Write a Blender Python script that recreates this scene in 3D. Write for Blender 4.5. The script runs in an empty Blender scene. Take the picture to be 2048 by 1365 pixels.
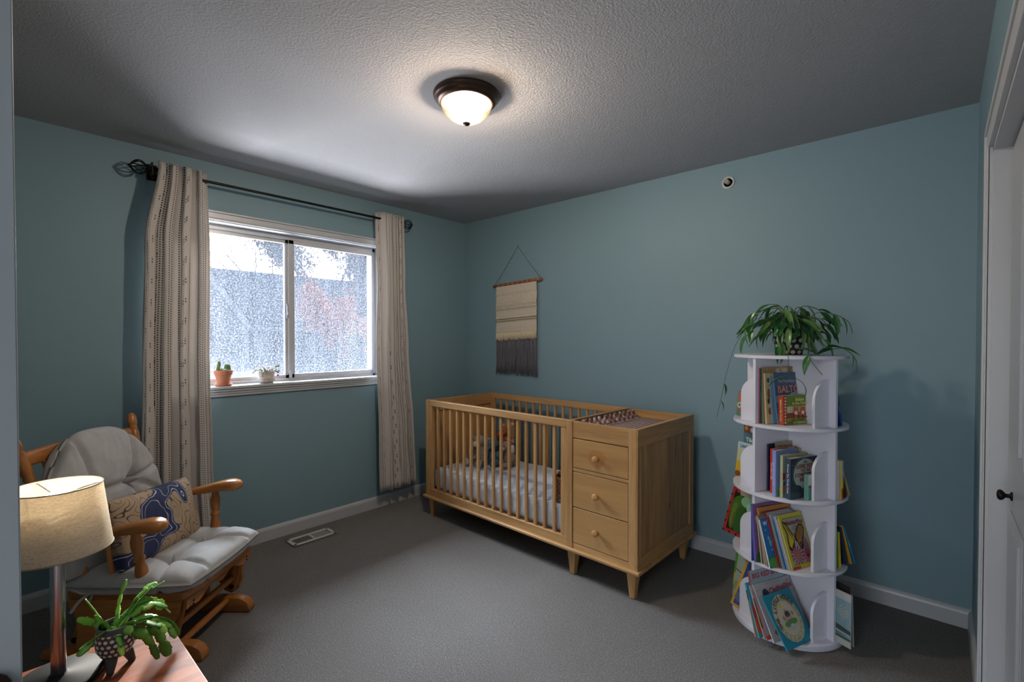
import bpy, bmesh, math, random
from math import sin, cos, pi, radians as R, sqrt, atan2, exp
from mathutils import Vector, Matrix, Euler, noise
random.seed(7)
C = bpy.context.scene.collection
sc = bpy.context.scene

# ---------------------------------------------------------------- camera
cam = bpy.data.objects.new('camera', bpy.data.cameras.new('camera'))
C.objects.link(cam)
cam.data.sensor_width = 36.0
cam.data.lens = 953.0 / 2048.0 * 36.0
cam.data.shift_y = (691.0 - 682.5) / 2048.0
cam.data.clip_start = 0.02
AZ = R(41.9); PT = math.atan(14.0 / 953.0)
cam.location = (3.35, 0.0, 1.358)
cam.rotation_euler = (pi / 2 - PT, 0, AZ)
sc.camera = cam
# ---------------------------------------------------------------- view, world, sun, large lights
vs = sc.view_settings
vs.view_transform = 'Standard'; vs.look = 'None'; vs.gamma = 1.0; vs.use_curve_mapping = False
vs.exposure = 2.02
SUN_AZ = atan2(-1.15, 1.95)          # direction the sunlight travels, seen from above
SUN_EL = R(22)
w = bpy.data.worlds.new('world'); sc.world = w; w.use_nodes = True
wn = w.node_tree.nodes; wl = w.node_tree.links
bg = wn['Background']
sky = wn.new('ShaderNodeTexSky'); sky.sky_type = 'NISHITA'; sky.sun_disc = False
sky.sun_elevation = SUN_EL
sky.sun_rotation = pi / 2 - (SUN_AZ + pi)
sky.air_density = 1.0; sky.dust_density = 3.0
hs = wn.new('ShaderNodeHueSaturation'); hs.inputs['Saturation'].default_value = 0.6
wl.new(sky.outputs[0], hs.inputs['Color']); wl.new(hs.outputs[0], bg.inputs[0])
bg.inputs[1].default_value = 0.13
sun = bpy.data.lights.new('sun', 'SUN'); sun.energy = 2.2; sun.angle = R(0.6); sun.color = (1, .93, .82)
so = bpy.data.objects.new('sun', sun); C.objects.link(so)
sd = Vector((cos(SUN_AZ) * cos(SUN_EL), sin(SUN_AZ) * cos(SUN_EL), -sin(SUN_EL)))
so.rotation_euler = sd.to_track_quat('-Z', 'Y').to_euler()
def area(name, loc, rot, sx, sy, power, col):
    l = bpy.data.lights.new(name, 'AREA'); l.shape = 'RECTANGLE'; l.size = sx; l.size_y = sy
    l.energy = power; l.color = col
    o = bpy.data.objects.new(name, l); o.location = loc; o.rotation_euler = rot; C.objects.link(o)
area('hall_fill', (2.9, -1.9, 1.35), (R(90), 0, R(0)), 1.3, 2.0, 11, (.94, .97, 1))  # added fill lamp, unseen in the hall behind the camera
def aimed(name, loc, to, sx, sy, power, col):
    d = Vector(to) - Vector(loc); area(name, loc, d.to_track_quat('-Z', 'Y').to_euler(), sx, sy, power, col)
aimed('sky_fill', (-3.4, 1.5, 4.3), (1.6, 1.5, .3), 3.0, 1.8, 390, (.80, .90, 1))     # added lamp, out of view above the window, stands in for sky
aimed('ground_fill', (-2.6, 1.5, -.25), (1.7, 1.5, 2.44), 2.8, 1.2, 135, (.98, .97, 1))  # added lamp, out of view below the sill, stands in for ground bounce

# ---------------------------------------------------------------- materials
MC = {}
def srgb(h):
    if isinstance(h, tuple): return (*h, 1)
    h = h.lstrip('#'); v = [int(h[i:i + 2], 16) / 255 for i in (0, 2, 4)]
    return (*[c / 12.92 if c <= .04045 else ((c + .055) / 1.055) ** 2.4 for c in v], 1)
class NT:
    def __init__(s, name):
        s.m = bpy.data.materials.new(name); s.m.use_nodes = True
        s.n = s.m.node_tree.nodes; s.l = s.m.node_tree.links
        s.b = s.n['Principled BSDF']; s.out = s.n['Material Output']
    def new(s, t, **k):
        x = s.n.new('ShaderNode' + t)
        for a, v in k.items(): setattr(x, a, v)
        return x
    def inp(s, x, i, v):
        if v is None: return
        if hasattr(v, 'is_linked') or isinstance(v, bpy.types.NodeSocket): s.l.new(v, x.inputs[i])
        else: x.inputs[i].default_value = v
    def coord(s, kind='Object', scale=(1, 1, 1), rot=(0, 0, 0)):
        t = s.new('TexCoord'); mp = s.new('Mapping'); s.l.new(t.outputs[kind], mp.inputs[0])
        mp.inputs['Scale'].default_value = scale; mp.inputs['Rotation'].default_value = rot
        return mp.outputs[0]
    def noise(s, vec, scale, detail=4, rough=.5, dist=0):
        x = s.new('TexNoise'); s.l.new(vec, x.inputs['Vector'])
        x.inputs['Scale'].default_value = scale; x.inputs['Detail'].default_value = detail
        x.inputs['Roughness'].default_value = rough; x.inputs['Distortion'].default_value = dist
        return x.outputs['Fac']
    def vor(s, vec, scale, feature='F1', out='Distance'):
        x = s.new('TexVoronoi', feature=feature); s.l.new(vec, x.inputs['Vector']); x.inputs['Scale'].default_value = scale
        return x.outputs[out]
    def math(s, op, a, b=None, c=None):
        x = s.new('Math', operation=op); s.inp(x, 0, a); s.inp(x, 1, b); s.inp(x, 2, c); return x.outputs[0]
    def ramp(s, fac, stops, interp='LINEAR'):
        x = s.new('ValToRGB'); x.color_ramp.interpolation = interp; e = x.color_ramp.elements
        while len(e) < len(stops): e.new(.5)
        for i, (p, c) in enumerate(stops):
            e[i].position = p; e[i].color = srgb(c) if not isinstance(c, float) else (c, c, c, 1)
        s.l.new(fac, x.inputs[0]); return x.outputs[0]
    def mix(s, f, a, b, mode='MIX'):
        x = s.new('Mix', data_type='RGBA', blend_type=mode)
        s.inp(x, 0, f); s.inp(x, 6, srgb(a) if isinstance(a, str) else a); s.inp(x, 7, srgb(b) if isinstance(b, str) else b)
        return x.outputs[2]
    def bump(s, h, strength=.3, dist=.01):
        x = s.new('Bump'); s.l.new(h, x.inputs['Height']); x.inputs['Strength'].default_value = strength
        x.inputs['Distance'].default_value = dist; s.l.new(x.outputs[0], s.b.inputs['Normal'])
    def col(s, c): s.inp(s.b, 'Base Color', srgb(c) if isinstance(c, str) else c)
    def set(s, **k):
        for a, v in k.items(): s.inp(s.b, a.replace('_', ' '), v)
def mat(name, color, rough=.5, metal=0, var=.12, vscale=6, bump=0, bscale=120, coord='Object', stretch=(1, 1, 1), col2=None, **k):
    key = ('m', name)
    if key in MC: return MC[key]
    t = NT(name); v = t.coord(coord, stretch); n = t.noise(v, vscale)
    a = srgb(color)
    if col2: c = t.mix(n, a, srgb(col2))
    else:
        lo = tuple(x * (1 - var) for x in a[:3]) + (1,); hi = tuple(min(1, x * (1 + var)) for x in a[:3]) + (1,)
        c = t.mix(n, lo, hi)
    t.col(c); t.set(Roughness=rough, Metallic=metal); [t.inp(t.b, a_.replace('_', ' ').replace('IOR', 'IOR'), v_) for a_, v_ in k.items()]
    if bump: t.bump(t.noise(v, bscale, 3), bump, .004)
    MC[key] = t.m; return t.m
def flat(h, rough=.45):
    key = ('f', h)
    if key not in MC: MC[key] = mat('print_' + h.lstrip('#'), h, rough, var=.08, vscale=30)
    return MC[key]
def wood(name, c1, c2, axis='z', rough=.42, knots=False, scale=1.0):
    key = ('w', name, axis)
    if key in MC: return MC[key]
    t = NT(name + '_' + axis)
    st = {'x': (1.6, 22, 22), 'y': (22, 1.6, 22), 'z': (22, 22, 1.6)}[axis]
    oi = t.new('ObjectInfo')
    tc = t.new('TexCoord'); add = t.new('VectorMath', operation='ADD')
    sh = t.new('VectorMath', operation='SCALE'); comb = t.new('CombineXYZ')
    for i in range(3): t.l.new(oi.outputs['Random'], comb.inputs[i])
    t.l.new(comb.outputs[0], sh.inputs[0]); sh.inputs[3].default_value = 7.3
    t.l.new(tc.outputs['Object'], add.inputs[0]); t.l.new(sh.outputs[0], add.inputs[1])
    mp = t.new('Mapping'); t.l.new(add.outputs[0], mp.inputs[0]); mp.inputs['Scale'].default_value = tuple(q * scale for q in st)
    n1 = t.noise(mp.outputs[0], 1.0, 5, .6, .4); n2 = t.noise(mp.outputs[0], 5, 3, .7)
    f = t.math('ADD', t.math('MULTIPLY', n1, .75), t.math('MULTIPLY', n2, .25))
    c = t.ramp(f, [(.3, c2), (.62, c1), (.8, c1)])
    hv = t.new('HueSaturation'); t.l.new(c, hv.inputs['Color'])
    t.l.new(t.math('MULTIPLY_ADD', oi.outputs['Random'], .16, .92), hv.inputs['Value'])
    c = hv.outputs[0]
    if knots:
        mk = t.new('Mapping'); t.l.new(add.outputs[0], mk.inputs[0]); mk.inputs['Scale'].default_value = {'x': (2, 5, 5), 'y': (5, 2, 5), 'z': (5, 5, 2.3)}[axis]
        k = t.vor(mk.outputs[0], 1.35)
        c = t.mix(t.ramp(k, [(0.02, 1.0), (.1, 0.0)]), c, '#5d3a1c')
    t.col(c); t.set(Roughness=rough)
    t.bump(f, .12, .002)
    MC[key] = t.m; return t.m

# ---------------------------------------------------------------- mesh builder
class B:
    def __init__(s): s.v = []; s.f = []; s.m = []; s.uv = None
    def add(s, vs, fs, mi=0, T=None):
        n = len(s.v)
        s.v += [tuple(T @ Vector(p)) if T else tuple(p) for p in vs]
        s.f += [tuple(i + n for i in f) for f in fs]; s.m += [mi] * len(fs); return s
    def box(s, x0, x1, y0, y1, z0, z1, mi=0, T=None):
        p = [(x, y, z) for z in (z0, z1) for y in (y0, y1) for x in (x0, x1)]
        return s.add(p, [(0, 2, 3, 1), (4, 5, 7, 6), (0, 1, 5, 4), (1, 3, 7, 5), (3, 2, 6, 7), (2, 0, 4, 6)], mi, T)
    def taper(s, cx, cy, z0, z1, r0, r1, mi=0):
        p = [(cx + a * r0, cy + b * r0, z0) for a, b in ((-1, -1), (1, -1), (1, 1), (-1, 1))] + [(cx + a * r1, cy + b * r1, z1) for a, b in ((-1, -1), (1, -1), (1, 1), (-1, 1))]
        return s.add(p, [(3, 2, 1, 0), (4, 5, 6, 7), (0, 1, 5, 4), (1, 2, 6, 5), (2, 3, 7, 6), (3, 0, 4, 7)], mi)
    def prism(s, poly, a, b, axis='z', mi=0, T=None):
        mk = {'z': lambda p, h: (p[0], p[1], h), 'y': lambda p, h: (p[0], h, p[1]), 'x': lambda p, h: (h, p[0], p[1])}[axis]
        n = len(poly); vs_ = [mk(p, a) for p in poly] + [mk(p, b) for p in poly]
        fs = [tuple(range(n)), tuple(range(2 * n - 1, n - 1, -1))] + [(i, i + n, (i + 1) % n + n, (i + 1) % n) for i in range(n)]
        return s.add(vs_, fs, mi, T)
    def rings(s, rs, closed=True, caps=True, mi=0, T=None):
        n = len(rs[0]); vs_ = [p for r in rs for p in r]; fs = []
        for j in range(len(rs) - 1):
            for i in range(n if closed else n - 1):
                a = j * n + i; b = j * n + (i + 1) % n
                fs.append((a, b, b + n, a + n))
        if caps and closed:
            fs.append(tuple(range(n - 1, -1, -1))); fs.append(tuple((len(rs) - 1) * n + i for i in range(n)))
        return s.add(vs_, fs, mi, T)
    def lathe(s, prof, n=24, mi=0, T=None, caps=True):
        return s.rings([[(r * cos(2 * pi * i / n), r * sin(2 * pi * i / n), z) for i in range(n)] for r, z in prof], True, caps, mi, T)
    def turned(s, p0, p1, prof, n=14, mi=0):
        p0 = Vector(p0); p1 = Vector(p1); d = p1 - p0; L = d.length
        T = Matrix.Translation(p0) @ d.to_track_quat('Z', 'Y').to_matrix().to_4x4()
        return s.lathe([(r, t * L) for t, r in prof], n, mi, T)
    def cyl(s, p0, p1, r, n=12, mi=0, r2=None): return s.turned(p0, p1, [(0, r), (1, r2 if r2 is not None else r)], n, mi)
    def tube(s, pts, r, n=6, mi=0):
        pts = [Vector(p) for p in pts]; rs = []; up = None
        for i, p in enumerate(pts):
            d = (pts[min(i + 1, len(pts) - 1)] - pts[max(i - 1, 0)]).normalized()
            if up is None: up = d.orthogonal().normalized()
            up = (up - d * up.dot(d)).normalized(); sd_ = d.cross(up)
            rr = r(i / (len(pts) - 1)) if callable(r) else r
            rs.append([tuple(p + (up * cos(2 * pi * k / n) + sd_ * sin(2 * pi * k / n)) * rr) for k in range(n)])
        return s.rings(rs, True, True, mi)
    def ball(s, c, r, mi=0, seg=14, T=None):
        if not isinstance(r, tuple): r = (r, r, r)
        rs = []
        for j in range(1, seg // 2):
            a = pi * j / (seg // 2)
            rs.append([(c[0] + r[0] * sin(a) * cos(2 * pi * i / seg), c[1] + r[1] * sin(a) * sin(2 * pi * i / seg), c[2] - r[2] * cos(a)) for i in range(seg)])
        n0 = len(s.v); s.rings(rs, True, True, mi, T); return s
    def torus(s, c, Rr, r, axis='y', n=20, k=8, mi=0):
        rs = []
        for i in range(n + 1):
            a = 2 * pi * i / n; ring = []
            for j in range(k):
                b = 2 * pi * j / k; q = Rr + r * cos(b); h = r * sin(b)
                p = {'y': (q * cos(a), h, q * sin(a)), 'z': (q * cos(a), q * sin(a), h), 'x': (h, q * cos(a), q * sin(a))}[axis]
                ring.append((c[0] + p[0], c[1] + p[1], c[2] + p[2]))
            rs.append(ring)
        return s.rings(rs, True, False, mi)
def obj(name, b, m, parent=None, bevel=0, smooth=False, seg=2, T=None, kind=None, remesh=0, subsurf=0, uv=None, solid=0):
    me = bpy.data.meshes.new(name); me.from_pydata(b.v, [], b.f)
    for x in (m if isinstance(m, (list, tuple)) else [m]): me.materials.append(x)
    me.polygons.foreach_set('material_index', b.m)
    if uv:
        l = me.uv_layers.new(name='UVMap')
        for lp in me.loops: l.data[lp.index].uv = uv[lp.vertex_index]
    bm = bmesh.new(); bm.from_mesh(me); bmesh.ops.recalc_face_normals(bm, faces=bm.faces); bm.to_mesh(me); bm.free()
    if smooth: me.polygons.foreach_set('use_smooth', [True] * len(me.polygons))
    me.update()
    o = bpy.data.objects.new(name, me); C.objects.link(o)
    if parent: o.parent = parent
    if T is not None: o.matrix_local = T
    if kind: o['kind'] = kind
    if remesh:
        md = o.modifiers.new('r', 'REMESH'); md.mode = 'VOXEL'; md.voxel_size = remesh; md.use_smooth_shade = True
        md = o.modifiers.new('s', 'SMOOTH'); md.iterations = 6; md.factor = .6
    if solid:
        md = o.modifiers.new('t', 'SOLIDIFY'); md.thickness = solid; md.offset = 0
    if bevel:
        md = o.modifiers.new('b', 'BEVEL'); md.width = bevel; md.segments = seg; md.limit_method = 'ANGLE'; md.angle_limit = R(40)
        if not smooth: me.polygons.foreach_set('use_smooth', [True] * len(me.polygons)); md.harden_normals = True
    elif smooth == 'auto':
        md = o.modifiers.new('es', 'EDGE_SPLIT'); md.split_angle = R(38)
    if subsurf:
        md = o.modifiers.new('ss', 'SUBSURF'); md.levels = subsurf; md.render_levels = subsurf
    return o
def tag(o, label=None, cat=None, group=None, kind=None):
    if label: o['label'] = label
    if cat: o['category'] = cat
    if group: o['group'] = group
    if kind: o['kind'] = kind
    return o
def empty(name, loc=(0, 0, 0), rz=0, label=None, cat=None, group=None, kind=None, rot=None):
    o = bpy.data.objects.new(name, None); C.objects.link(o); o.empty_display_size = .05
    o.location = loc; o.rotation_euler = rot if rot else (0, 0, rz)
    return tag(o, label, cat, group, kind)
def copy(o, parent, T, name=None):
    c = o.copy(); C.objects.link(c); c.parent = parent; c.matrix_local = T; return c
def struct(name, b, m, **k): return obj(name, b, m, kind='structure', **k)
def inst(name, me, parent, T):
    o = bpy.data.objects.new(name, me); C.objects.link(o); o.parent = parent; o.matrix_local = T; return o
def mesh_of(name, b, m, smooth=True):
    o = obj(name, b, m, smooth=smooth); me = o.data; bpy.data.objects.remove(o); return me
def spline(pts, n=8):
    P = [Vector(p) for p in pts]; P = [P[0]] + P + [P[-1]]; out = []
    for i in range(1, len(P) - 2):
        for k in range(n):
            t = k / n; a, b, c, d = P[i - 1], P[i], P[i + 1], P[i + 2]
            out.append(.5 * ((2 * b) + (c - a) * t + (2 * a - 5 * b + 4 * c - d) * t * t + (3 * b - a - 3 * c + d) * t ** 3))
    return out + [P[-2]]

# shared materials
WALL = None
t = NT('wall_paint'); v = t.coord('Object'); n = t.noise(v, 1.2, 2)
t.col(t.mix(n, '#7895a0', '#7d9aa6')); t.set(Roughness=.6)
t.bump(t.noise(v, 160, 2), .09, .003); WALL = t.m
t = NT('ceiling_texture'); v = t.coord('Object')
n1 = t.noise(v, 105, 3, .6); n2 = t.vor(v, 130)
t.col('#9fa0a3'); t.set(Roughness=.95)
t.bump(t.math('ADD', t.ramp(n1, [(.45, 0.0), (.6, 1.0)]), t.math('MULTIPLY', n2, .5)), .32, .006); CEIL = t.m
t = NT('carpet_pile'); v = t.coord('Object')
n1 = t.noise(v, 170, 4, .8); n2 = t.noise(v, 2.2, 4, .6, .5); n3 = t.noise(v, 60, 3, .7)
c = t.ramp(n1, [(.32, '#3c3836'), (.5, '#7f7976'), (.68, '#bab4b0')])
c = t.mix(t.ramp(n3, [(.35, 0.0), (.65, .35)]), c, '#6c6663')
c = t.mix(t.ramp(n2, [(.42, 0.0), (.6, .3)]), c, '#726c68')
t.col(c); t.set(Roughness=1.0); t.inp(t.b, 'Sheen Weight', .15)
t.bump(t.math('ADD', n1, t.math('MULTIPLY', n3, .8)), 1.0, .012); CARPET = t.m
TRIM = mat('trim_white', '#b7babf', .35, var=.03, bump=.03, bscale=40)
VINYL = mat('vinyl_white', '#bdbdc0', .3, var=.03)
DOORW = mat('door_white', '#a9adb3', .35, var=.03)
SHELFW = mat('painted_board', '#d9dae6', .45, var=.03, vscale=4)
BLACK = mat('black_iron', '#15130f', .4, .6, bump=.2, bscale=200)
DARK = mat('dark_void', '#0b0b0c', .9)
BRONZE = mat('brushed_bronze', '#4a3830', .35, .7, var=.2, vscale=3)
NICK = mat('brushed_nickel', '#a9a4a6', .22, 1.0, var=.06)

# ---------------------------------------------------------------- room shell
YW, XW, YF, H = 3.071, 3.475, -0.75, 2.44
WY0, WY1, WZ0, WZ1 = .74, 2.155, 1.057, 2.09
b = B(); b.box(-.2, 4.3, YF - 1.6, YW + .12, -.1, 0); struct('floor', b, CARPET)
b = B(); b.box(-.2, 4.3, YF - 1.6, YW + .12, H, H + .1); struct('ceiling', b, CEIL)
b = B()
b.box(-.2, 0, YF, WY0, 0, H); b.box(-.2, 0, WY1, YW, 0, H); b.box(-.2, 0, WY0, WY1, 0, WZ0 - .02); b.box(-.2, 0, WY0, WY1, WZ1, H)
struct('wall_left', b, WALL)
b = B(); b.box(-.2, 4.3, YW, YW + .12, 0, H); struct('wall_back', b, WALL)
b = B(); b.box(XW, XW + .12, 2.15, YW, 0, H); b.box(XW, XW + .12, YF, .35, 0, H); b.box(XW, XW + .12, .35, 2.15, 1.965, H); struct('wall_right', b, WALL)
b = B(); b.box(-.2, 2.47, YF - .12, YF, 0, H); b.box(3.3, 4.3, YF - .12, YF, 0, H); b.box(2.47, 3.3, YF - .12, YF, 2.05, H); struct('wall_front', b, WALL)
b = B(); b.box(4.1, 4.2, YF, YW, 0, H); struct('wall_closet', b, TRIM)
HALLW = mat('hall_paint', '#c8c2b8', .6, var=.03)
b = B(); b.box(1.9, 2.0, YF - 1.6, YF - .12, 0, H); b.box(4.0, 4.1, YF - 1.6, YF - .12, 0, H); b.box(1.9, 4.1, YF - 1.7, YF - 1.6, 0, H); struct('wall_hall', b, HALLW)
def baseboard(name, a, c, nrm):
    a = Vector(a); c = Vector(c); nv = Vector(nrm); up = Vector((0, 0, 1))
    prof = [(0, 0), (.014, 0), (.014, .068), (.011, .078), (.006, .086), (0, .09)]
    b = B(); b.rings([[tuple(p + nv * q[0] + up * q[1]) for q in prof] for p in (a, c)]); struct(name, b, TRIM)
baseboard('baseboard_left', (0, YF, 0), (0, YW, 0), (1, 0, 0))
baseboard('baseboard_back', (0, YW, 0), (XW, YW, 0), (0, -1, 0))
baseboard('baseboard_right', (XW, 2.235, 0), (XW, YW, 0), (-1, 0, 0))
baseboard('baseboard_front', (0, YF, 0), (2.40, YF, 0), (0, 1, 0))

# window: casing, stool, apron, frame, sashes, panes
win = empty('window_1', (0, (WY0 + WY1) / 2, WZ0), kind='structure')
def rel(b, o):
    l = o.location; b.v = [(x - l[0], y - l[1], z - l[2]) for x, y, z in b.v]; return b
b = B()
def casing(b, y0, y1, z0, z1, wd, vertical):
    # moulded casing board lying on the wall plane
    for (a, c, th) in ((0, .2, .016), (.2, .78, .012), (.78, 1, .02)):
        if vertical: b.box(0, th, y0 + (y1 - y0) * a, y0 + (y1 - y0) * c, z0, z1)
        else: b.box(0, th, y0, y1, z0 + (z1 - z0) * a, z0 + (z1 - z0) * c)
casing(b, WY0 - .055, WY1 + .055, WZ1, WZ1 + .058, .055, False); obj('head_casing', rel(b, win), TRIM, win, bevel=.003)
for ya, yb in ((WY0 - .055, WY0), (WY1, WY1 + .055)):
    b = B(); casing(b, ya, yb, WZ0, WZ1, .055, True); obj('side_casing', rel(b, win), TRIM, win, bevel=.003)
b = B(); b.box(-.085, .034, WY0 - .065, WY1 + .065, WZ0 - .02, WZ0); obj('window_stool', rel(b, win), TRIM, win, bevel=.006)
b = B()
for z0, z1, th in ((WZ0 - .034, WZ0 - .02, .026), (WZ0 - .05, WZ0 - .034, .018), (WZ0 - .066, WZ0 - .05, .014)): b.box(0, th, WY0 - .055, WY1 + .055, z0, z1)
obj('apron', rel(b, win), TRIM, win, bevel=.003)
b = B(); b.box(-.2, 0, WY0, WY0 + .006, WZ0, WZ1); b.box(-.2, 0, WY1 - .006, WY1, WZ0, WZ1); b.box(-.2, 0, WY0, WY1, WZ1 - .006, WZ1); obj('jamb_liner', rel(b, win), TRIM, win)
b = B(); fx0, fx1 = -.15, -.08
b.box(fx0, fx1, WY0 + .006, WY1 - .006, WZ0 - .02, WZ0 + .018); b.box(fx0, fx1, WY0 + .006, WY1 - .006, WZ1 - .036, WZ1 - .006)
b.box(fx0, fx1, WY0 + .006, WY0 + .03, WZ0, WZ1 - .006); b.box(fx0, fx1, WY1 - .03, WY1 - .006, WZ0, WZ1 - .006)
obj('window_frame', rel(b, win), VINYL, win, bevel=.003)
def dirty_glass():
    t = NT('dusty_window_glass'); v = t.coord('Object'); t.n.remove(t.b)
    n1 = t.noise(v, 100, 3, .8); n2 = t.noise(t.coord('Object', (1, 7, .8)), 3.5, 3, .6); n3 = t.noise(v, 2.2, 2)
    spec = t.ramp(n1, [(.44, 0.0), (.60, 1.0)])
    cov = t.math('MULTIPLY_ADD', n2, .25, .02)
    hz = t.new('TexCoord'); sp = t.new('SeparateXYZ'); t.l.new(hz.outputs['Object'], sp.inputs[0])
    zf = t.new('MapRange'); t.l.new(sp.outputs[2], zf.inputs[0])
    zf.inputs[1].default_value = 0.0; zf.inputs[2].default_value = 1.0; zf.inputs[3].default_value = 1.0; zf.inputs[4].default_value = .6
    f = t.math('MULTIPLY', t.math('MULTIPLY_ADD', spec, .34, cov), zf.outputs[0])
    tr = t.new('BsdfTransparent'); tr.inputs[0].default_value = (.96, .98, 1, 1)
    gl = t.new('BsdfGlossy'); gl.inputs['Roughness'].default_value = .02
    m1 = t.new('MixShader'); m1.inputs[0].default_value = .04; t.l.new(tr.outputs[0], m1.inputs[1]); t.l.new(gl.outputs[0], m1.inputs[2])
    t1_ = t.new('BsdfTranslucent'); t1_.inputs[0].default_value = (.12, .145, .19, 1)
    df = t.new('BsdfDiffuse'); df.inputs[0].default_value = (.75, .82, .92, 1)
    tl = t.new('AddShader'); t.l.new(t1_.outputs[0], tl.inputs[0]); t.l.new(df.outputs[0], tl.inputs[1])
    m2 = t.new('MixShader'); t.l.new(f, m2.inputs[0]); t.l.new(m1.outputs[0], m2.inputs[1]); t.l.new(tl.outputs[0], m2.inputs[2])
    t.l.new(m2.outputs[0], t.out.inputs[0]); return t.m
GLASS = dirty_glass()
def sash(y0, y1, x, sw, z0, z1, lw=None):
    b = B(); lw = lw or sw
    b.box(x - .02, x + .012, y0, y1, z0, z0 + .03); b.box(x - .02, x + .012, y0, y1, z1 - .03, z1)
    b.box(x - .02, x + .012, y0, y0 + lw, z0, z1); b.box(x - .02, x + .012, y1 - sw, y1, z0, z1)
    s = obj('sash', rel(b, win), VINYL, win, bevel=.003)
    b = B(); b.add([(x - .004, y0 + lw - .003, z0 + .028), (x - .004, y1 - sw + .003, z0 + .028), (x - .004, y1 - sw + .003, z1 - .028), (x - .004, y0 + lw - .003, z1 - .028)], [(0, 1, 2, 3)])
    obj('pane', rel(b, win), GLASS, s)
    b = B(); b.box(x + .012, x + .015, y0 + lw - .004, y0 + lw, z0 + .028, z1 - .028); b.box(x + .012, x + .015, y1 - sw, y1 - sw + .004, z0 + .028, z1 - .028)
    obj('glazing_bead', rel(b, win), VINYL, s); return s
s1 = sash(WY0 + .03, 1.465, -.115, .024, WZ0 + .012, WZ1 - .03)
s2 = sash(1.458, WY1 - .02, -.095, .014, WZ0 + .018, WZ1 - .034, .04)
b = B(); b.box(-.092, -.082, 1.444, 1.456, 1.50, 1.60); b.box(-.082, -.07, 1.446, 1.454, 1.52, 1.545); b.tube([(-.076, 1.45, 1.545), (-.066, 1.44, 1.56), (-.076, 1.45, 1.585)], .004)
obj('sash_latch', rel(b, win), VINYL, s1, bevel=.002)
b = B(); b.box(-.085, -.07, 1.46, 1.475, WZ0 + .02, WZ0 + .075); obj('sash_stop', rel(b, win), VINYL, s2, bevel=.002)
b = B(); b.box(-.083, -.076, 2.125, 2.135, WZ0 + .07, WZ1 - .1); obj('pull_rail', rel(b, win), VINYL, s2, bevel=.002)

# closet opening on the right wall
b = B()
b.box(XW - .016, XW, 2.15, 2.235, 0, 2.04); b.box(XW - .021, XW - .012, 2.215, 2.235, 0, 2.04); b.box(XW - .018, XW - .01, 2.15, 2.16, 0, 1.97)
b.box(XW - .016, XW, .265, 2.15, 1.965, 2.04); b.box(XW - .021, XW - .012, .265, 2.235, 2.02, 2.04); b.box(XW - .016, XW, .265, .35, 0, 2.04)
struct('trim_1', b, TRIM, bevel=.002)
b = B(); b.box(XW - .004, XW + .12, 2.132, 2.152, 0, 1.967); b.box(XW - .004, XW + .12, .35, .37, 0, 1.967); b.box(XW - .004, XW + .12, .35, 2.15, 1.95, 1.968); struct('trim_2', b, TRIM)
def panel_door(name, x, y0, y1, h, m, hinge_x_dir=-1):
    root = empty(name, (x, (y0 + y1) / 2, 0), kind='structure')
    b = B(); b.box(x, x + .034, y0, y1, .008, h); obj('door_slab', rel(b, root), m, root, bevel=.002)
    sw = .1; cols = ((y0 + sw, y1 - sw),) if y1 - y0 < .6 else ((y0 + sw, (y0 + y1) / 2 - .05), ((y0 + y1) / 2 + .05, y1 - sw))
    for ya, yb in cols:
        for za, zb in ((.22, .85), (1.02, h - .13)):
            b = B()
            for xx, s in ((x, -1), (x + .034, 1)):
                b.prism([(ya, za), (yb, za), (yb, zb), (ya, zb)], xx, xx + s * .003, 'x')
                b.prism([(ya + .03, za + .03), (yb - .03, za + .03), (yb - .03, zb - .03), (ya + .03, zb - .03)], xx, xx + s * .009, 'x')
            obj('door_panel', rel(b, root), m, root, bevel=.003)
    return root
def knob(parent, wx, wy, wz, dx, m):
    b = B(); T = Matrix.Translation((wx, wy, wz)) @ Matrix.Rotation(pi / 2 * (1 if dx > 0 else -1), 4, 'Y')
    b.lathe([(.027, 0), (.027, .004), (.02, .008), (.01, .012), (.009, .028), (.02, .034), (.027, .044), (.026, .054), (.016, .062), (.003, .065)], 20, T=T)
    obj('knob', rel(b, parent), m, parent, smooth=True)
d2 = panel_door('door_2', 3.512, 1.26, 2.124, 1.945, DOORW)
b = B(); T = Matrix.Translation((3.512, 1.995, .898)) @ Matrix.Rotation(-pi / 2, 4, 'Y')
b.lathe([(.013, 0), (.013, .003), (.006, .006), (.006, .014), (.014, .02), (.016, .026), (.012, .031), (.002, .033)], 18, T=T); obj('knob', rel(b, d2), BLACK, d2, smooth=True)
panel_door('door_3', 3.512, .385, 1.252, 1.945, DOORW)
d1 = panel_door('door_1', 2.417, -.735, .032, 2.02, DOORW)
knob(d1, 2.451, -.004, .903, 1, BRONZE)
# doorway casing in the front wall (behind the viewpoint)
b = B(); b.box(2.40, 2.47, YF, YF + .016, 0, 2.11); b.box(3.3, 3.37, YF, YF + .016, 0, 2.11); b.box(2.40, 3.37, YF, YF + .016, 2.05, 2.11); struct('trim_3', b, TRIM, bevel=.002)

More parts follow.
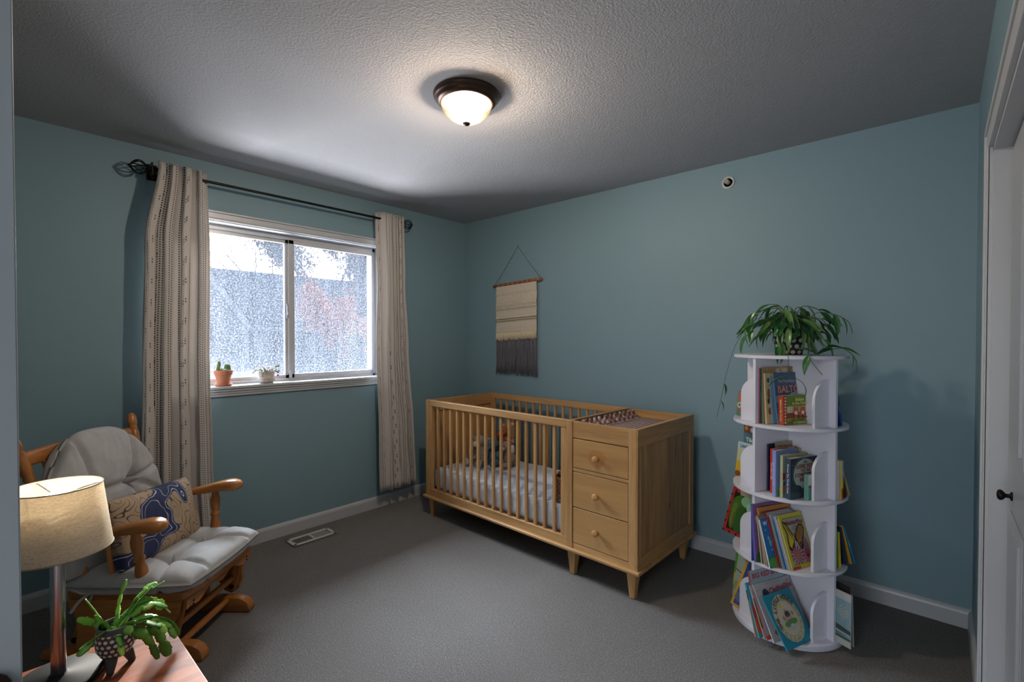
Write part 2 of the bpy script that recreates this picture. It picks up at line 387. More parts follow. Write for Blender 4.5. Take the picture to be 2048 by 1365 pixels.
# ---------------------------------------------------------------- outside: houses, trees, ground
GZ = -3.0
t = NT('lawn'); v = t.coord('Object'); t.col(t.mix(t.noise(v, 3, 5), '#5f6650', '#8a7d62')); t.set(Roughness=1); LAWN = t.m
b = B(); b.box(-60, -.4, -40, 50, GZ - .2, GZ); struct('ground', b, LAWN)
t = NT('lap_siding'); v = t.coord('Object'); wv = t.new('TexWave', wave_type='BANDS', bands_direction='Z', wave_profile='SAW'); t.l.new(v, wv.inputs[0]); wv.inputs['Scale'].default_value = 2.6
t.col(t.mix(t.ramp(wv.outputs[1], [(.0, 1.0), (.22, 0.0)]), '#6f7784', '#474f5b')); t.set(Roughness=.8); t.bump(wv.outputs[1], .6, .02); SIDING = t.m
t = NT('roof_shingle'); v = t.coord('Object'); br = t.new('TexBrick'); t.l.new(t.coord('Object', (1, 1, 1), (0, R(29), R(90))), br.inputs[0])
br.inputs['Scale'].default_value = 3.2; br.inputs['Color1'].default_value = srgb('#262d39'); br.inputs['Color2'].default_value = srgb('#384253'); br.inputs['Mortar'].default_value = srgb('#1c212a')
t.col(t.mix(t.noise(v, 14, 4, .8), br.outputs[0], '#4d586b')); t.set(Roughness=.95); SHINGLE = t.m
EXTW = mat('exterior_white', '#8f96a3', .6, var=.04)
EXTG = mat('exterior_window_glass', '#3f4a55', .1, var=.3, vscale=2)
hs_ = empty('neighbor_house', (-14, 8, GZ), 0, 'grey two-storey house with steep dark shingle roof across the yard', 'house')
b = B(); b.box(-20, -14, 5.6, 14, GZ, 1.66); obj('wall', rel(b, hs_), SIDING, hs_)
b = B(); b.add([(-13.6, 2.0, 1.70), (-13.6, 14.4, 1.70), (-18, 14.4, 4.14), (-18, 2.0, 4.14), (-22.4, 14.4, 1.7), (-22.4, 2, 1.7), (-13.6, 2.0, 1.6), (-13.6, 14.4, 1.6), (-22.4, 14.4, 1.6), (-22.4, 2, 1.6)],
       [(0, 1, 2, 3), (3, 2, 4, 5), (0, 6, 7, 1), (6, 9, 8, 7), (5, 4, 8, 9), (0, 3, 5, 9, 6), (1, 7, 8, 4, 2)])
obj('roof', rel(b, hs_), SHINGLE, hs_)
b = B(); b.box(-13.62, -13.5, 5.7, 14.4, 1.60, 1.72); obj('gutter', rel(b, hs_), EXTW, hs_, bevel=.01)
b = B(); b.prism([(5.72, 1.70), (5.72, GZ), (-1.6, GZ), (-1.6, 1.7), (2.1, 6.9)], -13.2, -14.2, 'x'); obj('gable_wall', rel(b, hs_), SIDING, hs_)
for sgn in (1, -1):
    c0 = 2.1
    b = B(); p = [(c0, 7.05), (c0 + sgn * 3.85, 1.62), (c0 + sgn * 3.68, 1.5), (c0, 6.74)]
    b.prism(p, -13.1, -13.2, 'x'); obj('rake_board', rel(b, hs_), EXTW, hs_)
    b = B(); p = [(c0, 7.12), (c0 + sgn * 3.9, 1.64), (c0 + sgn * 3.85, 1.60), (c0, 7.0)]
    b.prism(p, -13.05, -18, 'x'); obj('roof', rel(b, hs_), SHINGLE, hs_)
b = B(); b.box(-13.22, -13.15, 5.62, 5.74, GZ, 1.66); obj('corner_board', rel(b, hs_), EXTW, hs_)
b = B(); y0, y1, z0, z1 = 6.55, 8.0, .78, 1.5
b.box(-14, -13.95, y0, y1, z0, z0 + .06); b.box(-14, -13.95, y0, y1, z1 - .06, z1); b.box(-14, -13.95, y0, y0 + .06, z0, z1); b.box(-14, -13.95, y1 - .06, y1, z0, z1); b.box(-14, -13.955, (y0 + y1) / 2 - .03, (y0 + y1) / 2 + .03, z0, z1)
hw = obj('window', rel(b, hs_), EXTW, hs_)
b = B(); b.box(-14, -13.97, y0 + .05, y1 - .05, z0 + .05, z1 - .05); obj('pane', rel(b, hs_), EXTG, hw)
for yy in (6.18, 8.06):
    b = B(); b.box(-14, -13.94, yy, yy + .34, z0 - .02, z1 + .02)
    for k in range(9): b.box(-13.94, -13.93, yy + .04, yy + .30, z0 + .02 + k * .078, z0 + .06 + k * .078)
    obj('shutter', rel(b, hs_), EXTW, hs_)
b = B(); b.prism([(8.4, 1.62), (12.0, 1.62), (10.1, 2.45)], -13.3, -14, 'x'); b.box(-13.9, -13.3, 8.6, 11.8, GZ, 1.62); obj('dormer_wall', rel(b, hs_), SIDING, hs_)
b = B(); b.prism([(8.25, 1.55), (10.1, 2.42), (11.9, 1.55), (11.9, 1.68), (10.1, 2.56), (8.25, 1.68)], -13.2, -16, 'x'); obj('dormer_roof', rel(b, hs_), EXTW, hs_)
# lower garage roof nearer to the window
gr = empty('garage', (-6.5, 2, GZ), 0, 'lower shingled garage roof just outside the window, in front of the house', 'garage')
b = B(); b.add([(-5.5, -3, .77), (-5.5, 3.15, .77), (-7.6, 2.82, 2.3), (-7.6, -3, 2.3), (-5.5, -3, .67), (-5.5, 3.15, .67), (-9.7, 3.15, .67), (-9.7, -3, .67), (-9.7, 3.15, .77), (-9.7, -3, .77)],
       [(0, 1, 2, 3), (3, 2, 8, 9), (0, 4, 5, 1), (4, 7, 6, 5), (1, 5, 6, 8, 2), (0, 3, 9, 7, 4), (9, 8, 6, 7)])
obj('roof', rel(b, gr), SHINGLE, gr)
b = B(); b.box(-9.5, -5.7, -2.9, 2.8, GZ, .68); obj('wall', rel(b, gr), SIDING, gr)
b = B(); b.box(-5.5, -5.4, -3, 3.17, .66, .79); obj('gutter', rel(b, gr), EXTW, gr, bevel=.01)

BARK = mat('tree_bark', '#5b5358', .9, var=.2, vscale=12)
LEAF_O = [mat('autumn_leaf_%d' % i, c, .7, var=.2, vscale=2, **{'Transmission_Weight': 0}) for i, c in enumerate(('#c8714a', '#d98a5c', '#b8604a', '#c59a72'))]
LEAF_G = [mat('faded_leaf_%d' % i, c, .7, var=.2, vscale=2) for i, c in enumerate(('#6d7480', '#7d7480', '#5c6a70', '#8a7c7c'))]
def tree(loc, h, spread, leaves, lm, label, rng, leafz=(.25, 1.0), depth=4, lsize=.09, rbase=.11):
    t = empty('tree', loc, 0, label, 'tree'); tb = B(); tips = []
    def grow(p, d, L, r, lev):
        q = p + d * L; m = p + d * L * .5 + Vector((rng.uniform(-1, 1), rng.uniform(-1, 1), 0)) * L * .06
        tb.tube([p, m, q], lambda s: r * (1 - .35 * s), 5)
        tips.append((p, q))
        if lev == 0: return
        for k in range(3 if lev > 1 else 4):
            a = rng.uniform(0, 2 * pi); sp = rng.uniform(.35, .8) * spread
            nd = (d + Vector((cos(a), sin(a), rng.uniform(-.1, .35))) * sp).normalized()
            grow(p + d * L * rng.uniform(.45, 1), nd, L * rng.uniform(.55, .75), r * .55, lev - 1)
    grow(Vector((0, 0, -.1)), Vector((0, 0, 1)), h * .42, rbase, depth)
    obj('trunk', tb, BARK, t, smooth=True)
    if leaves:
        lb = B(); T = tips[len(tips) // 12:]
        for i in range(leaves):
            p, q = T[rng.randrange(len(T))]; s = lsize * rng.uniform(.6, 1.3)
            c = p.lerp(q, rng.random()) + Vector([rng.gauss(0, .14) for _ in range(3)])
            a = Vector([rng.gauss(0, 1) for _ in range(3)]).normalized(); u = a.orthogonal().normalized(); w_ = a.cross(u)
            lb.add([c - u * s, c - w_ * s * .5, c + u * s, c + w_ * s * .5], [(0, 1, 2, 3)], rng.randrange(len(lm)))
        obj('foliage', lb, lm, t, kind='stuff')
    return t
rg = random.Random(5)
tree((-24, 10.7, GZ), 12.5, .8, 0, None, 'bare tree with thin branches rising behind the house roof', rg, depth=5, rbase=.13)
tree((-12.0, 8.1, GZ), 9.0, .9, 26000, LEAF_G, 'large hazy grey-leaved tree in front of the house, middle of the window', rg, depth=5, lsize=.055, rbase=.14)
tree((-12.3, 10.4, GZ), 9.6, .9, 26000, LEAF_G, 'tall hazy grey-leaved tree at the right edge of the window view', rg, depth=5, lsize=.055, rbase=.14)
tree((-9.2, 7.5, GZ), 6.3, .85, 9000, LEAF_O, 'orange-leaved maple in front of the grey tree, right pane', rg, depth=4, lsize=.06)
tree((-7.6, 4.7, GZ), 3.9, 1.2, 2200, LEAF_O, 'low orange shrub-like tree below the maple, bottom of the right pane', rg, depth=3, lsize=.05)
# ---------------------------------------------------------------- curtains and rod
def curtain_mat():
    t = NT('curtain_linen'); tc = t.new('TexCoord'); sp = t.new('SeparateXYZ'); t.l.new(tc.outputs['UV'], sp.inputs[0])
    u, vv = sp.outputs[0], sp.outputs[1]
    cf = t.math('MULTIPLY', u, 74.0); ci = t.math('FLOOR', cf); fr = t.math('FRACT', cf)
    wn_ = t.new('TexWhiteNoise', noise_dimensions='1D'); t.l.new(ci, wn_.inputs['W']); r1 = wn_.outputs[0]
    w2 = t.new('TexWhiteNoise', noise_dimensions='1D'); t.l.new(t.math('ADD', ci, 51.3), w2.inputs['W']); r2 = w2.outputs[0]
    band = t.noise(t.coord('UV', (6.3, 0, 0)), 1.0, 2)                     # broad bands: dense, sparse, plain
    inx = t.math('LESS_THAN', t.math('ABSOLUTE', t.math('SUBTRACT', fr, .5)), .21)
    fine = t.math('LESS_THAN', t.math('FRACT', t.math('ADD', t.math('MULTIPLY', vv, 75.0), r1)), .5)
    fine = t.math('MULTIPLY', fine, t.math('GREATER_THAN', band, .49))
    dash = t.math('LESS_THAN', t.math('FRACT', t.math('ADD', t.math('MULTIPLY', vv, 8.5), r2)), .30)
    sub = t.math('LESS_THAN', t.math('FRACT', t.math('MULTIPLY', vv, 62.0)), .62)
    sel = t.math('MULTIPLY', t.math('LESS_THAN', band, .5), t.math('GREATER_THAN', r1, .4))
    dash = t.math('MULTIPLY', t.math('MULTIPLY', dash, sub), sel)
    keep = t.math('GREATER_THAN', r2, .22)
    m_ = t.math('MULTIPLY', t.math('MULTIPLY', t.math('MAXIMUM', fine, dash), inx), keep)
    c = t.mix(m_, t.mix(t.noise(t.coord('UV', (40, 300, 1)), 3), '#cbc5c0', '#d6d0ca'), '#241a17')
    t.col(c); t.set(Roughness=.9); t.inp(t.b, 'Sheen Weight', .2)
    tl = t.new('BsdfTranslucent'); t.l.new(c, tl.inputs[0]); ms = t.new('MixShader'); ms.inputs[0].default_value = .18
    t.l.new(t.b.outputs[0], ms.inputs[1]); t.l.new(tl.outputs[0], ms.inputs[2]); t.l.new(ms.outputs[0], t.out.inputs[0])
    return t.m
CURT = curtain_mat()
def curtain(label, edges, folds, amp, ztop, zbot, fabric_w, seed, phase=0.0, gs=1):
    """edges: list of (z, y_left, y_right); the cloth hangs in folds about the rod line"""
    root = empty('curtain', (.09, (edges[0][1] + edges[0][2]) / 2, ztop), 0, label, 'curtain', 'patterned curtains at the window')
    ns, nz = folds * 18, 46; rg_ = random.Random(seed)
    def ed(z):
        for (za, a0, a1), (zb, b0, b1) in zip(edges, edges[1:]):
            if z >= zb:
                k = (z - zb) / (za - zb); k = k * k * (3 - 2 * k); return b0 + (a0 - b0) * k, b1 + (a1 - b1) * k
        return edges[-1][1:]
    offs = [rg_.uniform(-.25, .25) for _ in range(folds + 2)]
    vs_, uv = [], []
    for j in range(nz + 1):
        k = j / nz; z = ztop - k * (ztop - zbot)
        yl, yr = ed(z)
        for i in range(ns + 1):
            s = i / ns; ph = s * folds * 2 * pi + phase
            wob = noise.noise(Vector((s * 3.1 + seed, z * .9, 0))) * (.3 + k)
            a = amp * (1 + .35 * noise.noise(Vector((s * 5 + seed, 0, z * .5)))) * (1 - .15 * k)
            x = .092 + a * (sin(ph + wob * 1.3 * k) + .8) + .006 * noise.noise(Vector((s * 22, z * 5, seed)))
            ke = max(0, (s - .80) / .20) if gs > 0 else max(0, (.20 - s) / .20)
            x += (.074 - x) * min(1, ke * 1.6) * (1 - .75 * k)
            y = yl + (yr - yl) * s + .016 * sin(2 * ph + wob) * (1 - abs(2 * s - 1) ** 6)
            dz = .008 * cos(2 * ph) if j == 0 else 0
            vs_.append((x, y, z + dz)); uv.append((s * fabric_w + seed * .37, z))
    fs = [(j * (ns + 1) + i, j * (ns + 1) + i + 1, (j + 1) * (ns + 1) + i + 1, (j + 1) * (ns + 1) + i) for j in range(nz) for i in range(ns)]
    b = B(); b.add(vs_, fs); o = obj('curtain_panel', rel(b, root), CURT, root, smooth=True, uv=uv, solid=.002)
    yl, yr = edges[0][1:]
    y = yr - .052 if gs > 0 else yl + .05
    b = B(); b.torus((.083, y, ztop - .046), .021, .0055, 'x', 22, 6); b.v = [(x + (yy - y) * -.5 * gs, yy, z) for x, yy, z in b.v]
    obj('grommet', rel(b, root), BRONZE, root, smooth=True)
    return root
curtain('long patterned curtain hanging left of the window, behind the rocking chair',
        [(2.34, .665, .915), (1.9, .60, .925), (1.2, .585, .915), (.6, .575, .925), (.15, .565, .945)], 4, .031, 2.335, .14, 1.15, 1, .6)
curtain('narrow patterned curtain hanging right of the window',
        [(2.34, 2.055, 2.29), (1.8, 2.07, 2.30), (1.3, 2.05, 2.33), (.6, 2.07, 2.375), (.15, 2.07, 2.40)], 4, .027, 2.335, .155, .95, 4, .5, -1)
rod = empty('curtain_rod', (.092, 1.47, 2.293), 0, 'black iron curtain rod with wire cage finials above the window', 'curtain rod')
b = B(); b.cyl((.092, .645, 2.293), (.092, 2.30, 2.293), .0085, 12); obj('rod', rel(b, rod), BLACK, rod, smooth='auto')
for y0, s, L, rr in ((.64, -1, .085, .038), (2.295, 1, .085, .038)):
    b = B(); b.cyl((.092, y0, 2.293), (.092, y0 + s * .012, 2.293), .013, 12); b.ball((.092, y0 + s * (L + .012), 2.293), .007)
    for k in range(9):
        a = 2 * pi * k / 9; pts = []
        for q in range(11):
            tt = q / 10; r_ = rr * sin(pi * tt) ** .8; an = a + tt * 1.2
            pts.append((.092 + r_ * cos(an), y0 + s * (.012 + tt * L), 2.293 + r_ * sin(an)))
        b.tube(pts, .0028, 5)
    obj('finial', rel(b, rod), BLACK, rod, smooth=True)
for y in (.66, 2.27):
    b = B(); b.box(0, .008, y - .025, y + .025, 2.255, 2.345); b.box(.008, .085, y - .008, y + .008, 2.278, 2.288); b.cyl((.092, y - .012, 2.293), (.092, y + .012, 2.293), .015, 14)
    b.box(.074, .112, y - .022, y - .014, 2.262, 2.33)
    br_ = obj('bracket', rel(b, rod), BLACK, rod, bevel=.002)
    for z in (2.27, 2.33):
        b = B(); b.ball((.009, y, z), .004, seg=8); obj('screw', rel(b, rod), NICK, br_, smooth=True)

# ---------------------------------------------------------------- ceiling light
cl = empty('ceiling_light', (1.775, 1.453, H), 0, 'round flush-mount ceiling light with bronze ring and lit frosted bowl', 'ceiling light')
b = B(); b.lathe([(.146, -.001), (.148, -.006), (.146, -.014), (.139, -.022), (.133, -.026), (.132, -.032), (.126, -.038), (.118, -.042), (.112, -.043), (.108, -.038), (.108, -.004)], 48, caps=False)
obj('ring', b, BRONZE, cl, smooth=True)
t = NT('lit_frosted_glass'); v = t.coord('Object', (1, 1, .4)); t.n.remove(t.b)
vv = t.new('VectorMath', operation='DISTANCE'); t.l.new(v, vv.inputs[0]); vv.inputs[1].default_value = (.02, -.02, -.03)
f = t.ramp(vv.outputs['Value'], [(.02, (1, .93, .78)), (.09, (.62, .40, .22))])
st = t.ramp(vv.outputs['Value'], [(.02, 1.0), (.10, .22)])
em = t.new('Emission'); t.l.new(f, em.inputs[0]); t.l.new(t.math('MULTIPLY', st, 3.0), em.inputs[1]); ba = t.new('BsdfTransparent'); ba.inputs[0].default_value = (1, .9, .76, 1); mx = t.new('MixShader'); mx.inputs[0].default_value = .35; t.l.new(ba.outputs[0], mx.inputs[1]); t.l.new(em.outputs[0], mx.inputs[2]); t.l.new(mx.outputs[0], t.out.inputs[0])
b = B(); b.lathe([(.114, -.038), (.112, -.05), (.104, -.068), (.09, -.088), (.07, -.105), (.045, -.117), (.02, -.123), (.002, -.125)], 48, caps=False)
bowl = obj('glass_bowl', b, t.m, cl, smooth=True)
b = B(); b.lathe([(.002, -.121), (.014, -.122), (.017, -.127), (.013, -.133), (.004, -.137), (.001, -.137)], 20); obj('finial', b, BRONZE, cl, smooth=True)
pl_ = bpy.data.lights.new('ceiling_bulb', 'POINT'); pl_.energy = 14; pl_.color = (1, .96, .92); pl_.shadow_soft_size = .045
po = bpy.data.objects.new('ceiling_bulb', pl_); po.location = (0, 0, -.056); po.parent = cl; C.objects.link(po)

pw_ = bpy.data.lights.new('ceiling_halo_fill', 'POINT'); pw_.energy = 1.5; pw_.color = (1, .58, .30); pw_.shadow_soft_size = .02  # added warm point light for the halo on the ceiling
po = bpy.data.objects.new('ceiling_halo_fill', pw_); po.location = (0, 0, -.086); po.parent = cl; C.objects.link(po)

# ---------------------------------------------------------------- sprinkler, floor vent
sp_ = empty('fire_sprinkler', (2.377, YW, 2.312), 0, 'small round white sprinkler fitting high on the back wall', 'fire sprinkler')
TT = Matrix.Rotation(pi / 2, 4, 'X')
SPW = mat('sprinkler_white', '#c9ccc9', .4, var=.04)
b = B(); b.lathe([(.037, 0), (.038, .003), (.036, .008), (.030, .010), (.026, .007), (.026, .002)], 32, T=TT, caps=False); b.lathe([(.027, .001), (.002, .001)], 32, T=TT); obj('escutcheon', b, SPW, sp_, smooth='auto')
b = B(); b.lathe([(.013, 0), (.013, .012), (.008, .016), (.008, .026), (.003, .028)], 16, T=TT); b.tube([(-.014, -.012, 0), (-.012, -.03, 0), (0, -.036, 0), (.012, -.03, 0), (.014, -.012, 0)], .0025)
for k in range(8):
    a = k * pi / 4; b.box(-.0025, .0025, -.0385, -.037, .004, .016, T=Matrix.Rotation(a, 4, 'Y'))
obj('nozzle', b, mat('sprinkler_metal', '#a39c95', .5, .2), sp_)
vn = empty('floor_vent', (.185, 1.487, 0), 0, 'white metal floor register set in the carpet below the window', 'vent')
VW = mat('vent_white', '#c2c2bc', .4, var=.04)
b = B(); hx, hy = .066, .147
b.box(-hx, hx, -hy, -hy + .024, .004, .012); b.box(-hx, hx, hy - .024, hy, .004, .012); b.box(-hx, -hx + .022, -hy, hy, .004, .012); b.box(hx - .022, hx, -hy, hy, .004, .012); b.box(-.044, .044, -.006, .006, .004, .012)
obj('frame', b, VW, vn, bevel=.003)
b = B(); b.box(-.05, .05, -.13, .13, .001, .003); obj('shade_backing', b, DARK, vn)  # flat black sheet in place of the shade under the slats
for k in range(9):
    for sgn in (-1, 1):
        y = sgn * (.013 + k * .0125); b = B(); T = Matrix.Translation((0, y, .007)) @ Matrix.Rotation(R(30 * sgn), 4, 'X'); b.box(-.045, .045, -.0026, .0026, -.0012, .0012, T=T); obj('slat', b, VW, vn)

# ---------------------------------------------------------------- wall hanging
WH = empty('wall_hanging', (.665, YW - .018, 1.83), 0, 'woven cream and grey macrame hanging on the back wall above the crib', 'wall hanging')
DOW = wood('dowel_wood', '#9a5c33', '#6f3c1e', 'x')
b = B(); b.turned((-.272, -.004, -.012), (.275, -.004, .012), [(0, .006), (.004, .0115), (.25, .013), (.5, .0125), (.8, .0135), (.995, .0125), (1, .007)], 12); obj('dowel', b, DOW, WH, smooth=True)
b = B()
for s_, e in ((-.262, -.004), (.266, .02)): b.tube([(s_, -.004, e), (s_ * .5, .008, .15 + e * .3), (0, .014, .312)], .0013, 5)
b.ball((0, .012, .314), .004, seg=8); obj('cord', b, mat('grey_cord', '#4f5a5c', .9), WH, smooth=True)
YARN = mat('cream_yarn', '#cfc5b4', .95, var=.14, vscale=60, bump=.6, bscale=240)
YARN2 = mat('grey_yarn', '#6c6a72', .95, var=.25, vscale=50, bump=.5, bscale=240)
# woven body: rows of bumps as real relief
nx, nz_ = 110, 130; vs_, x0, x1 = [], -.238, .222
for j in range(nz_ + 1):
    zt = j / nz_; z = .0 - zt * .425
    for i in range(nx + 1):
        s = i / nx; x = x0 + (x1 - x0) * s + .006 * noise.noise(Vector((0, z * 14, 3 if s > .5 else 8))) * abs(2 * s - 1) ** 3
        r = .0015 * sin(z * 900)
        for zc, hw_, fr_ in ((-.075, .006, 60), (-.165, .022, 26), (-.195, .014, 30), (-.285, .012, 44), (-.305, .01, 44), (-.405, .006, 60)):
            if abs(z - zc) < hw_: r += .008 * (.6 + .4 * sin(s * fr_ * 2 * pi + z * 300)) * cos((z - zc) / hw_ * pi / 2)
        if abs(z + .075) < .003 or abs(z + .405) < .003 or abs(z + .297) < .003: r -= .006 * (sin(s * 50 * 2 * pi) > 0)
        vs_.append((x, -.004 - r, z + (s - .5) * .022 - .01))
b = B(); b.add(vs_, [(j * (nx + 1) + i, j * (nx + 1) + i + 1, (j + 1) * (nx + 1) + i + 1, (j + 1) * (nx + 1) + i) for j in range(nz_) for i in range(nx)])
obj('woven_panel', b, YARN, WH, smooth=True, solid=.006)
YD = mat('darker_yarn', '#8b7f70', .95, var=.2, vscale=40)  # slightly darker yarn colour for the two lower bands
for zc, am, nz_z, m_ in ((-.165, .010, 34, YARN), (-.182, .010, 34, YARN), (-.199, .008, 34, YARN), (-.288, .008, 46, YD), (-.306, .008, 46, YD)):
    b = B(); b.tube([(x0 + (x1 - x0) * q / nz_z, -.0125, zc - .01 + am * (.5 if q % 2 else -.5) + (q / nz_z - .5) * .022) for q in range(nz_z + 1)], .0032, 5); obj('woven_band', b, m_, WH, smooth=True)
b = B()
for zc in (-.072, -.402, -.149, -.213):
    for q in range(44):
        x = x0 + (x1 - x0) * (q + .5) / 44; b.ball((x, -.0095, zc - .01 + ((q + .5) / 44 - .5) * .022), (.0032, .002, .0016), seg=6)
obj('gap_shade_dots', b, mat('gap_shade', '#4a4037', .95), WH, kind='stuff')  # dark beads on the surface stand in for shade in the weave's gaps
b = B()
for k in range(9):
    x = -.2 + k * .055; b.torus((x, -.004, x * .045), .0135, .0016, 'x', 14, 5)
obj('wrap', b, mat('wrap_yarn', '#c6b8a2', .9), WH, smooth=True)
rg = random.Random(3)
b = B()
for k in range(64):
    x = x0 + .004 + (x1 - x0 - .008) * k / 63; zz = -.43 + (k / 63 - .5) * .02
    b.tube([(x, -.006, zz + .012), (x + rg.uniform(-.002, .002), -.010, zz - .02), (x + rg.uniform(-.004, .004), -.009, zz - .045 - rg.uniform(0, .016))], .0036, 5)
obj('short_fringe', b, mat('cream_fringe', '#d3c6a8', .95, var=.14, vscale=60), WH, smooth=True, kind='stuff')
b = B()
for k in range(76):
    x = x0 + .004 + (x1 - x0 - .008) * k / 75 + rg.uniform(-.002, .002); y = rg.uniform(-.008, .004); d = rg.uniform(-.01, .01)
    b.tube([(x, y, -.45), (x + d * .3, y + rg.uniform(-.003, .002), -.58), (x + d * .7, y, -.68), (x + d + (k / 75 - .5) * .02, y + rg.uniform(-.003, .002), -.775 + rg.uniform(-.02, .02))], .0034, 5)
obj('fringe', b, YARN2, WH, smooth=True, kind='stuff')

# ---------------------------------------------------------------- crib with changer
cw1, cw2 = '#bd9462', '#94693d'
def CW(a): return wood('honey_pine', cw1, cw2, a)
crib = empty('crib', (.435, 2.262, 0), R(-1.3), 'honey-coloured wooden crib with attached three-drawer changing table, against the back wall', 'crib')
def cb(name, x0, x1, y0, y1, z0, z1, ax, bevel=.003, par=None, label=None, m=None):
    b = B(); b.box(x0, x1, y0, y1, z0, z1); o = obj(name, b, m or CW(ax), par or crib, bevel=bevel)
    if label: o['label'] = label
    return o
D, ZT, ZB = .70, .89, .165
for y0 in (0, D - .035):
    cb('post', 0, .035, y0, y0 + .035, ZB, ZT, 'z'); cb('post', 1.331, 1.371, y0, y0 + .035, ZB, ZT, 'z')
    cb('post', 1.728, 1.773, y0, y0 + .035, ZB, ZT, 'z', .0015)
    yy0, yy1 = (y0 + .004, y0 + .03)
    cb('top_rail', .035, 1.331, yy0 - .002, yy1 + .003, .845, ZT, 'x', .004); cb('bottom_rail', .035, 1.331, yy0, yy1, ZB, .217, 'x')
    cb('stile', .035, .07, yy0, yy1, .217, .845, 'z'); cb('stile', 1.287, 1.331, yy0, yy1, .217, .845, 'z')
    me = None
    for k in range(16):
        x = .132 + k * .0733
        if me is None:
            b = B(); b.box(-.0105, .0105, -.008, .008, .212, .85); s0 = obj('slat', b, CW('z'), crib, bevel=.004); s0.location = (x, (yy0 + yy1) / 2, 0); me = s0
        else:
            o = me.copy(); C.objects.link(o); o.parent = crib; o.location = (x, (yy0 + yy1) / 2, 0)
# solid left end and divider
cb('end_panel', .008, .02, .03, D - .03, ZB, .83, 'z', 0, m=wood('honey_pine_knotty', cw1, cw2, 'z', knots=True)); cb('end_rail', .004, .032, .03, D - .03, .80, ZT - .002, 'y'); cb('end_rail', .004, .03, .03, D - .03, ZB, .22, 'y')
cb('divider', 1.338, 1.352, .03, D - .03, ZB, ZT - .004, 'y'); cb('divider_rail', 1.333, 1.357, .03, D - .03, .865, ZT, 'y')
# moulding and base
b = B()
for (xa, xb, ya, yb) in ((-.018, 1.798, -.018, .012), (-.018, 1.798, D - .012, D + .018), (-.018, .012, 0, D), (1.768, 1.798, 0, D)): b.box(xa, xb, ya, yb, .147, ZB + .001)
obj('moulding', b, CW('x'), crib, bevel=.006, seg=3)
cb('mattress_support', .01, 1.34, .01, D - .01, .185, .205, 'x', 0)
for x in (.04, 1.353, 1.735):
    for y in (.042, D - .042):
        b = B(); b.taper(x, y, .0, .148, .0155, .029); obj('leg', b, CW('z'), crib, bevel=.006, seg=3)
# chest
cb('top_board', 1.371, 1.728, .004, .028, .795, ZT - .002, 'x'); cb('rail', 1.371, 1.728, .004, .026, .605, .624, 'x', .002); cb('rail', 1.371, 1.728, .004, .026, ZB, .196, 'x', .002)
cb('back_board', 1.35, 1.75, D - .024, D - .008, ZB, ZT - .004, 'x', .002); cb('changer_floor', 1.35, 1.765, .02, D - .02, .785, .80, 'x', 0)
cb('side_rail', 1.7735, 1.781, .0, D, .80, ZT + .001, 'y', .0015); cb('side_rail', 1.752, 1.773, .035, D - .035, .80, ZT, 'y', .0015); cb('side_stile', 1.7735, 1.780, .0, .014, .228, .80, 'z', .001); cb('side_stile', 1.7735, 1.780, D - .05, D, .228, .80, 'z', .001); cb('side_rail', 1.7735, 1.781, .0, D, ZB, .228, 'y', .0015); cb('side_rail', 1.758, 1.778, .03, D - .03, ZB, .228, 'y'); cb('side_stile', 1.758, 1.778, .03, .05, .228, .80, 'z', .002); cb('side_stile', 1.758, 1.779, D - .055, D - .03, .228, .80, 'z', .002)
pz = [.05 + k * (D - .105) / 8 for k in range(9)]
KN = wood('plank_pine_knotty', '#b48a5a', '#7d5836', 'z', knots=True)
for k in range(8):
    b = B(); b.box(1.760, 1.7745, pz[k] + .0003, pz[k + 1] - .0003, .22, .805); obj('plank', b, KN, crib, bevel=.0008, seg=1)
def stained(kz):
    t = NT('drawer_pine_stained'); v = t.coord('Object', (1.6, 22, 22)); n_ = t.noise(v, .6, 5, .6)
    c = t.ramp(n_, [(.3, '#a67c4b'), (.65, '#bd935f')]); d_ = t.new('VectorMath', operation='DISTANCE'); t.l.new(t.coord('Object', (.8, 0, 1)), d_.inputs[0]); d_.inputs[1].default_value = (1.53 * .8, 0, kz)
    f = t.math('ADD', d_.outputs['Value'], t.math('MULTIPLY', t.noise(t.coord('Object'), 18, 3), .05))
    t.col(t.mix(t.ramp(f, [(.066, .55), (.078, 0.0)]), c, '#a86a38')); t.set(Roughness=.42); return t.m
for i, (za, zb, kz) in enumerate(((.627, .790, .701), (.404, .602, .496), (.199, .400, .298))):
    b = B(); b.box(1.3745, 1.7245, .003, .022, za, zb); dr = obj('drawer', b, stained(kz) if i == 0 else wood('drawer_pine', '#bd935f', '#a67c4b', 'x', scale=.5), crib, bevel=.0025)
    b = B(); b.lathe([(.008, 0), (.008, .010), (.016, .014), (.0185, .018), (.0185, .026), (.015, .029), (.002, .0295)], 20, T=Matrix.Translation((1.5365, .003, kz)) @ Matrix.Rotation(pi / 2, 4, 'X'))
    obj('knob', b, wood('knob_pine', '#c4935b', '#a97a45', 'x'), dr, smooth=True)
cb('carcass', 1.371, 1.757, .03, D - .03, .17, .20, 'x', 0)
cM = crib.matrix_world if False else Matrix.Translation(crib.location) @ Matrix.Rotation(R(-1.3), 4, 'Z')
def at_crib(x, y, z): return cM @ Vector((x, y, z))
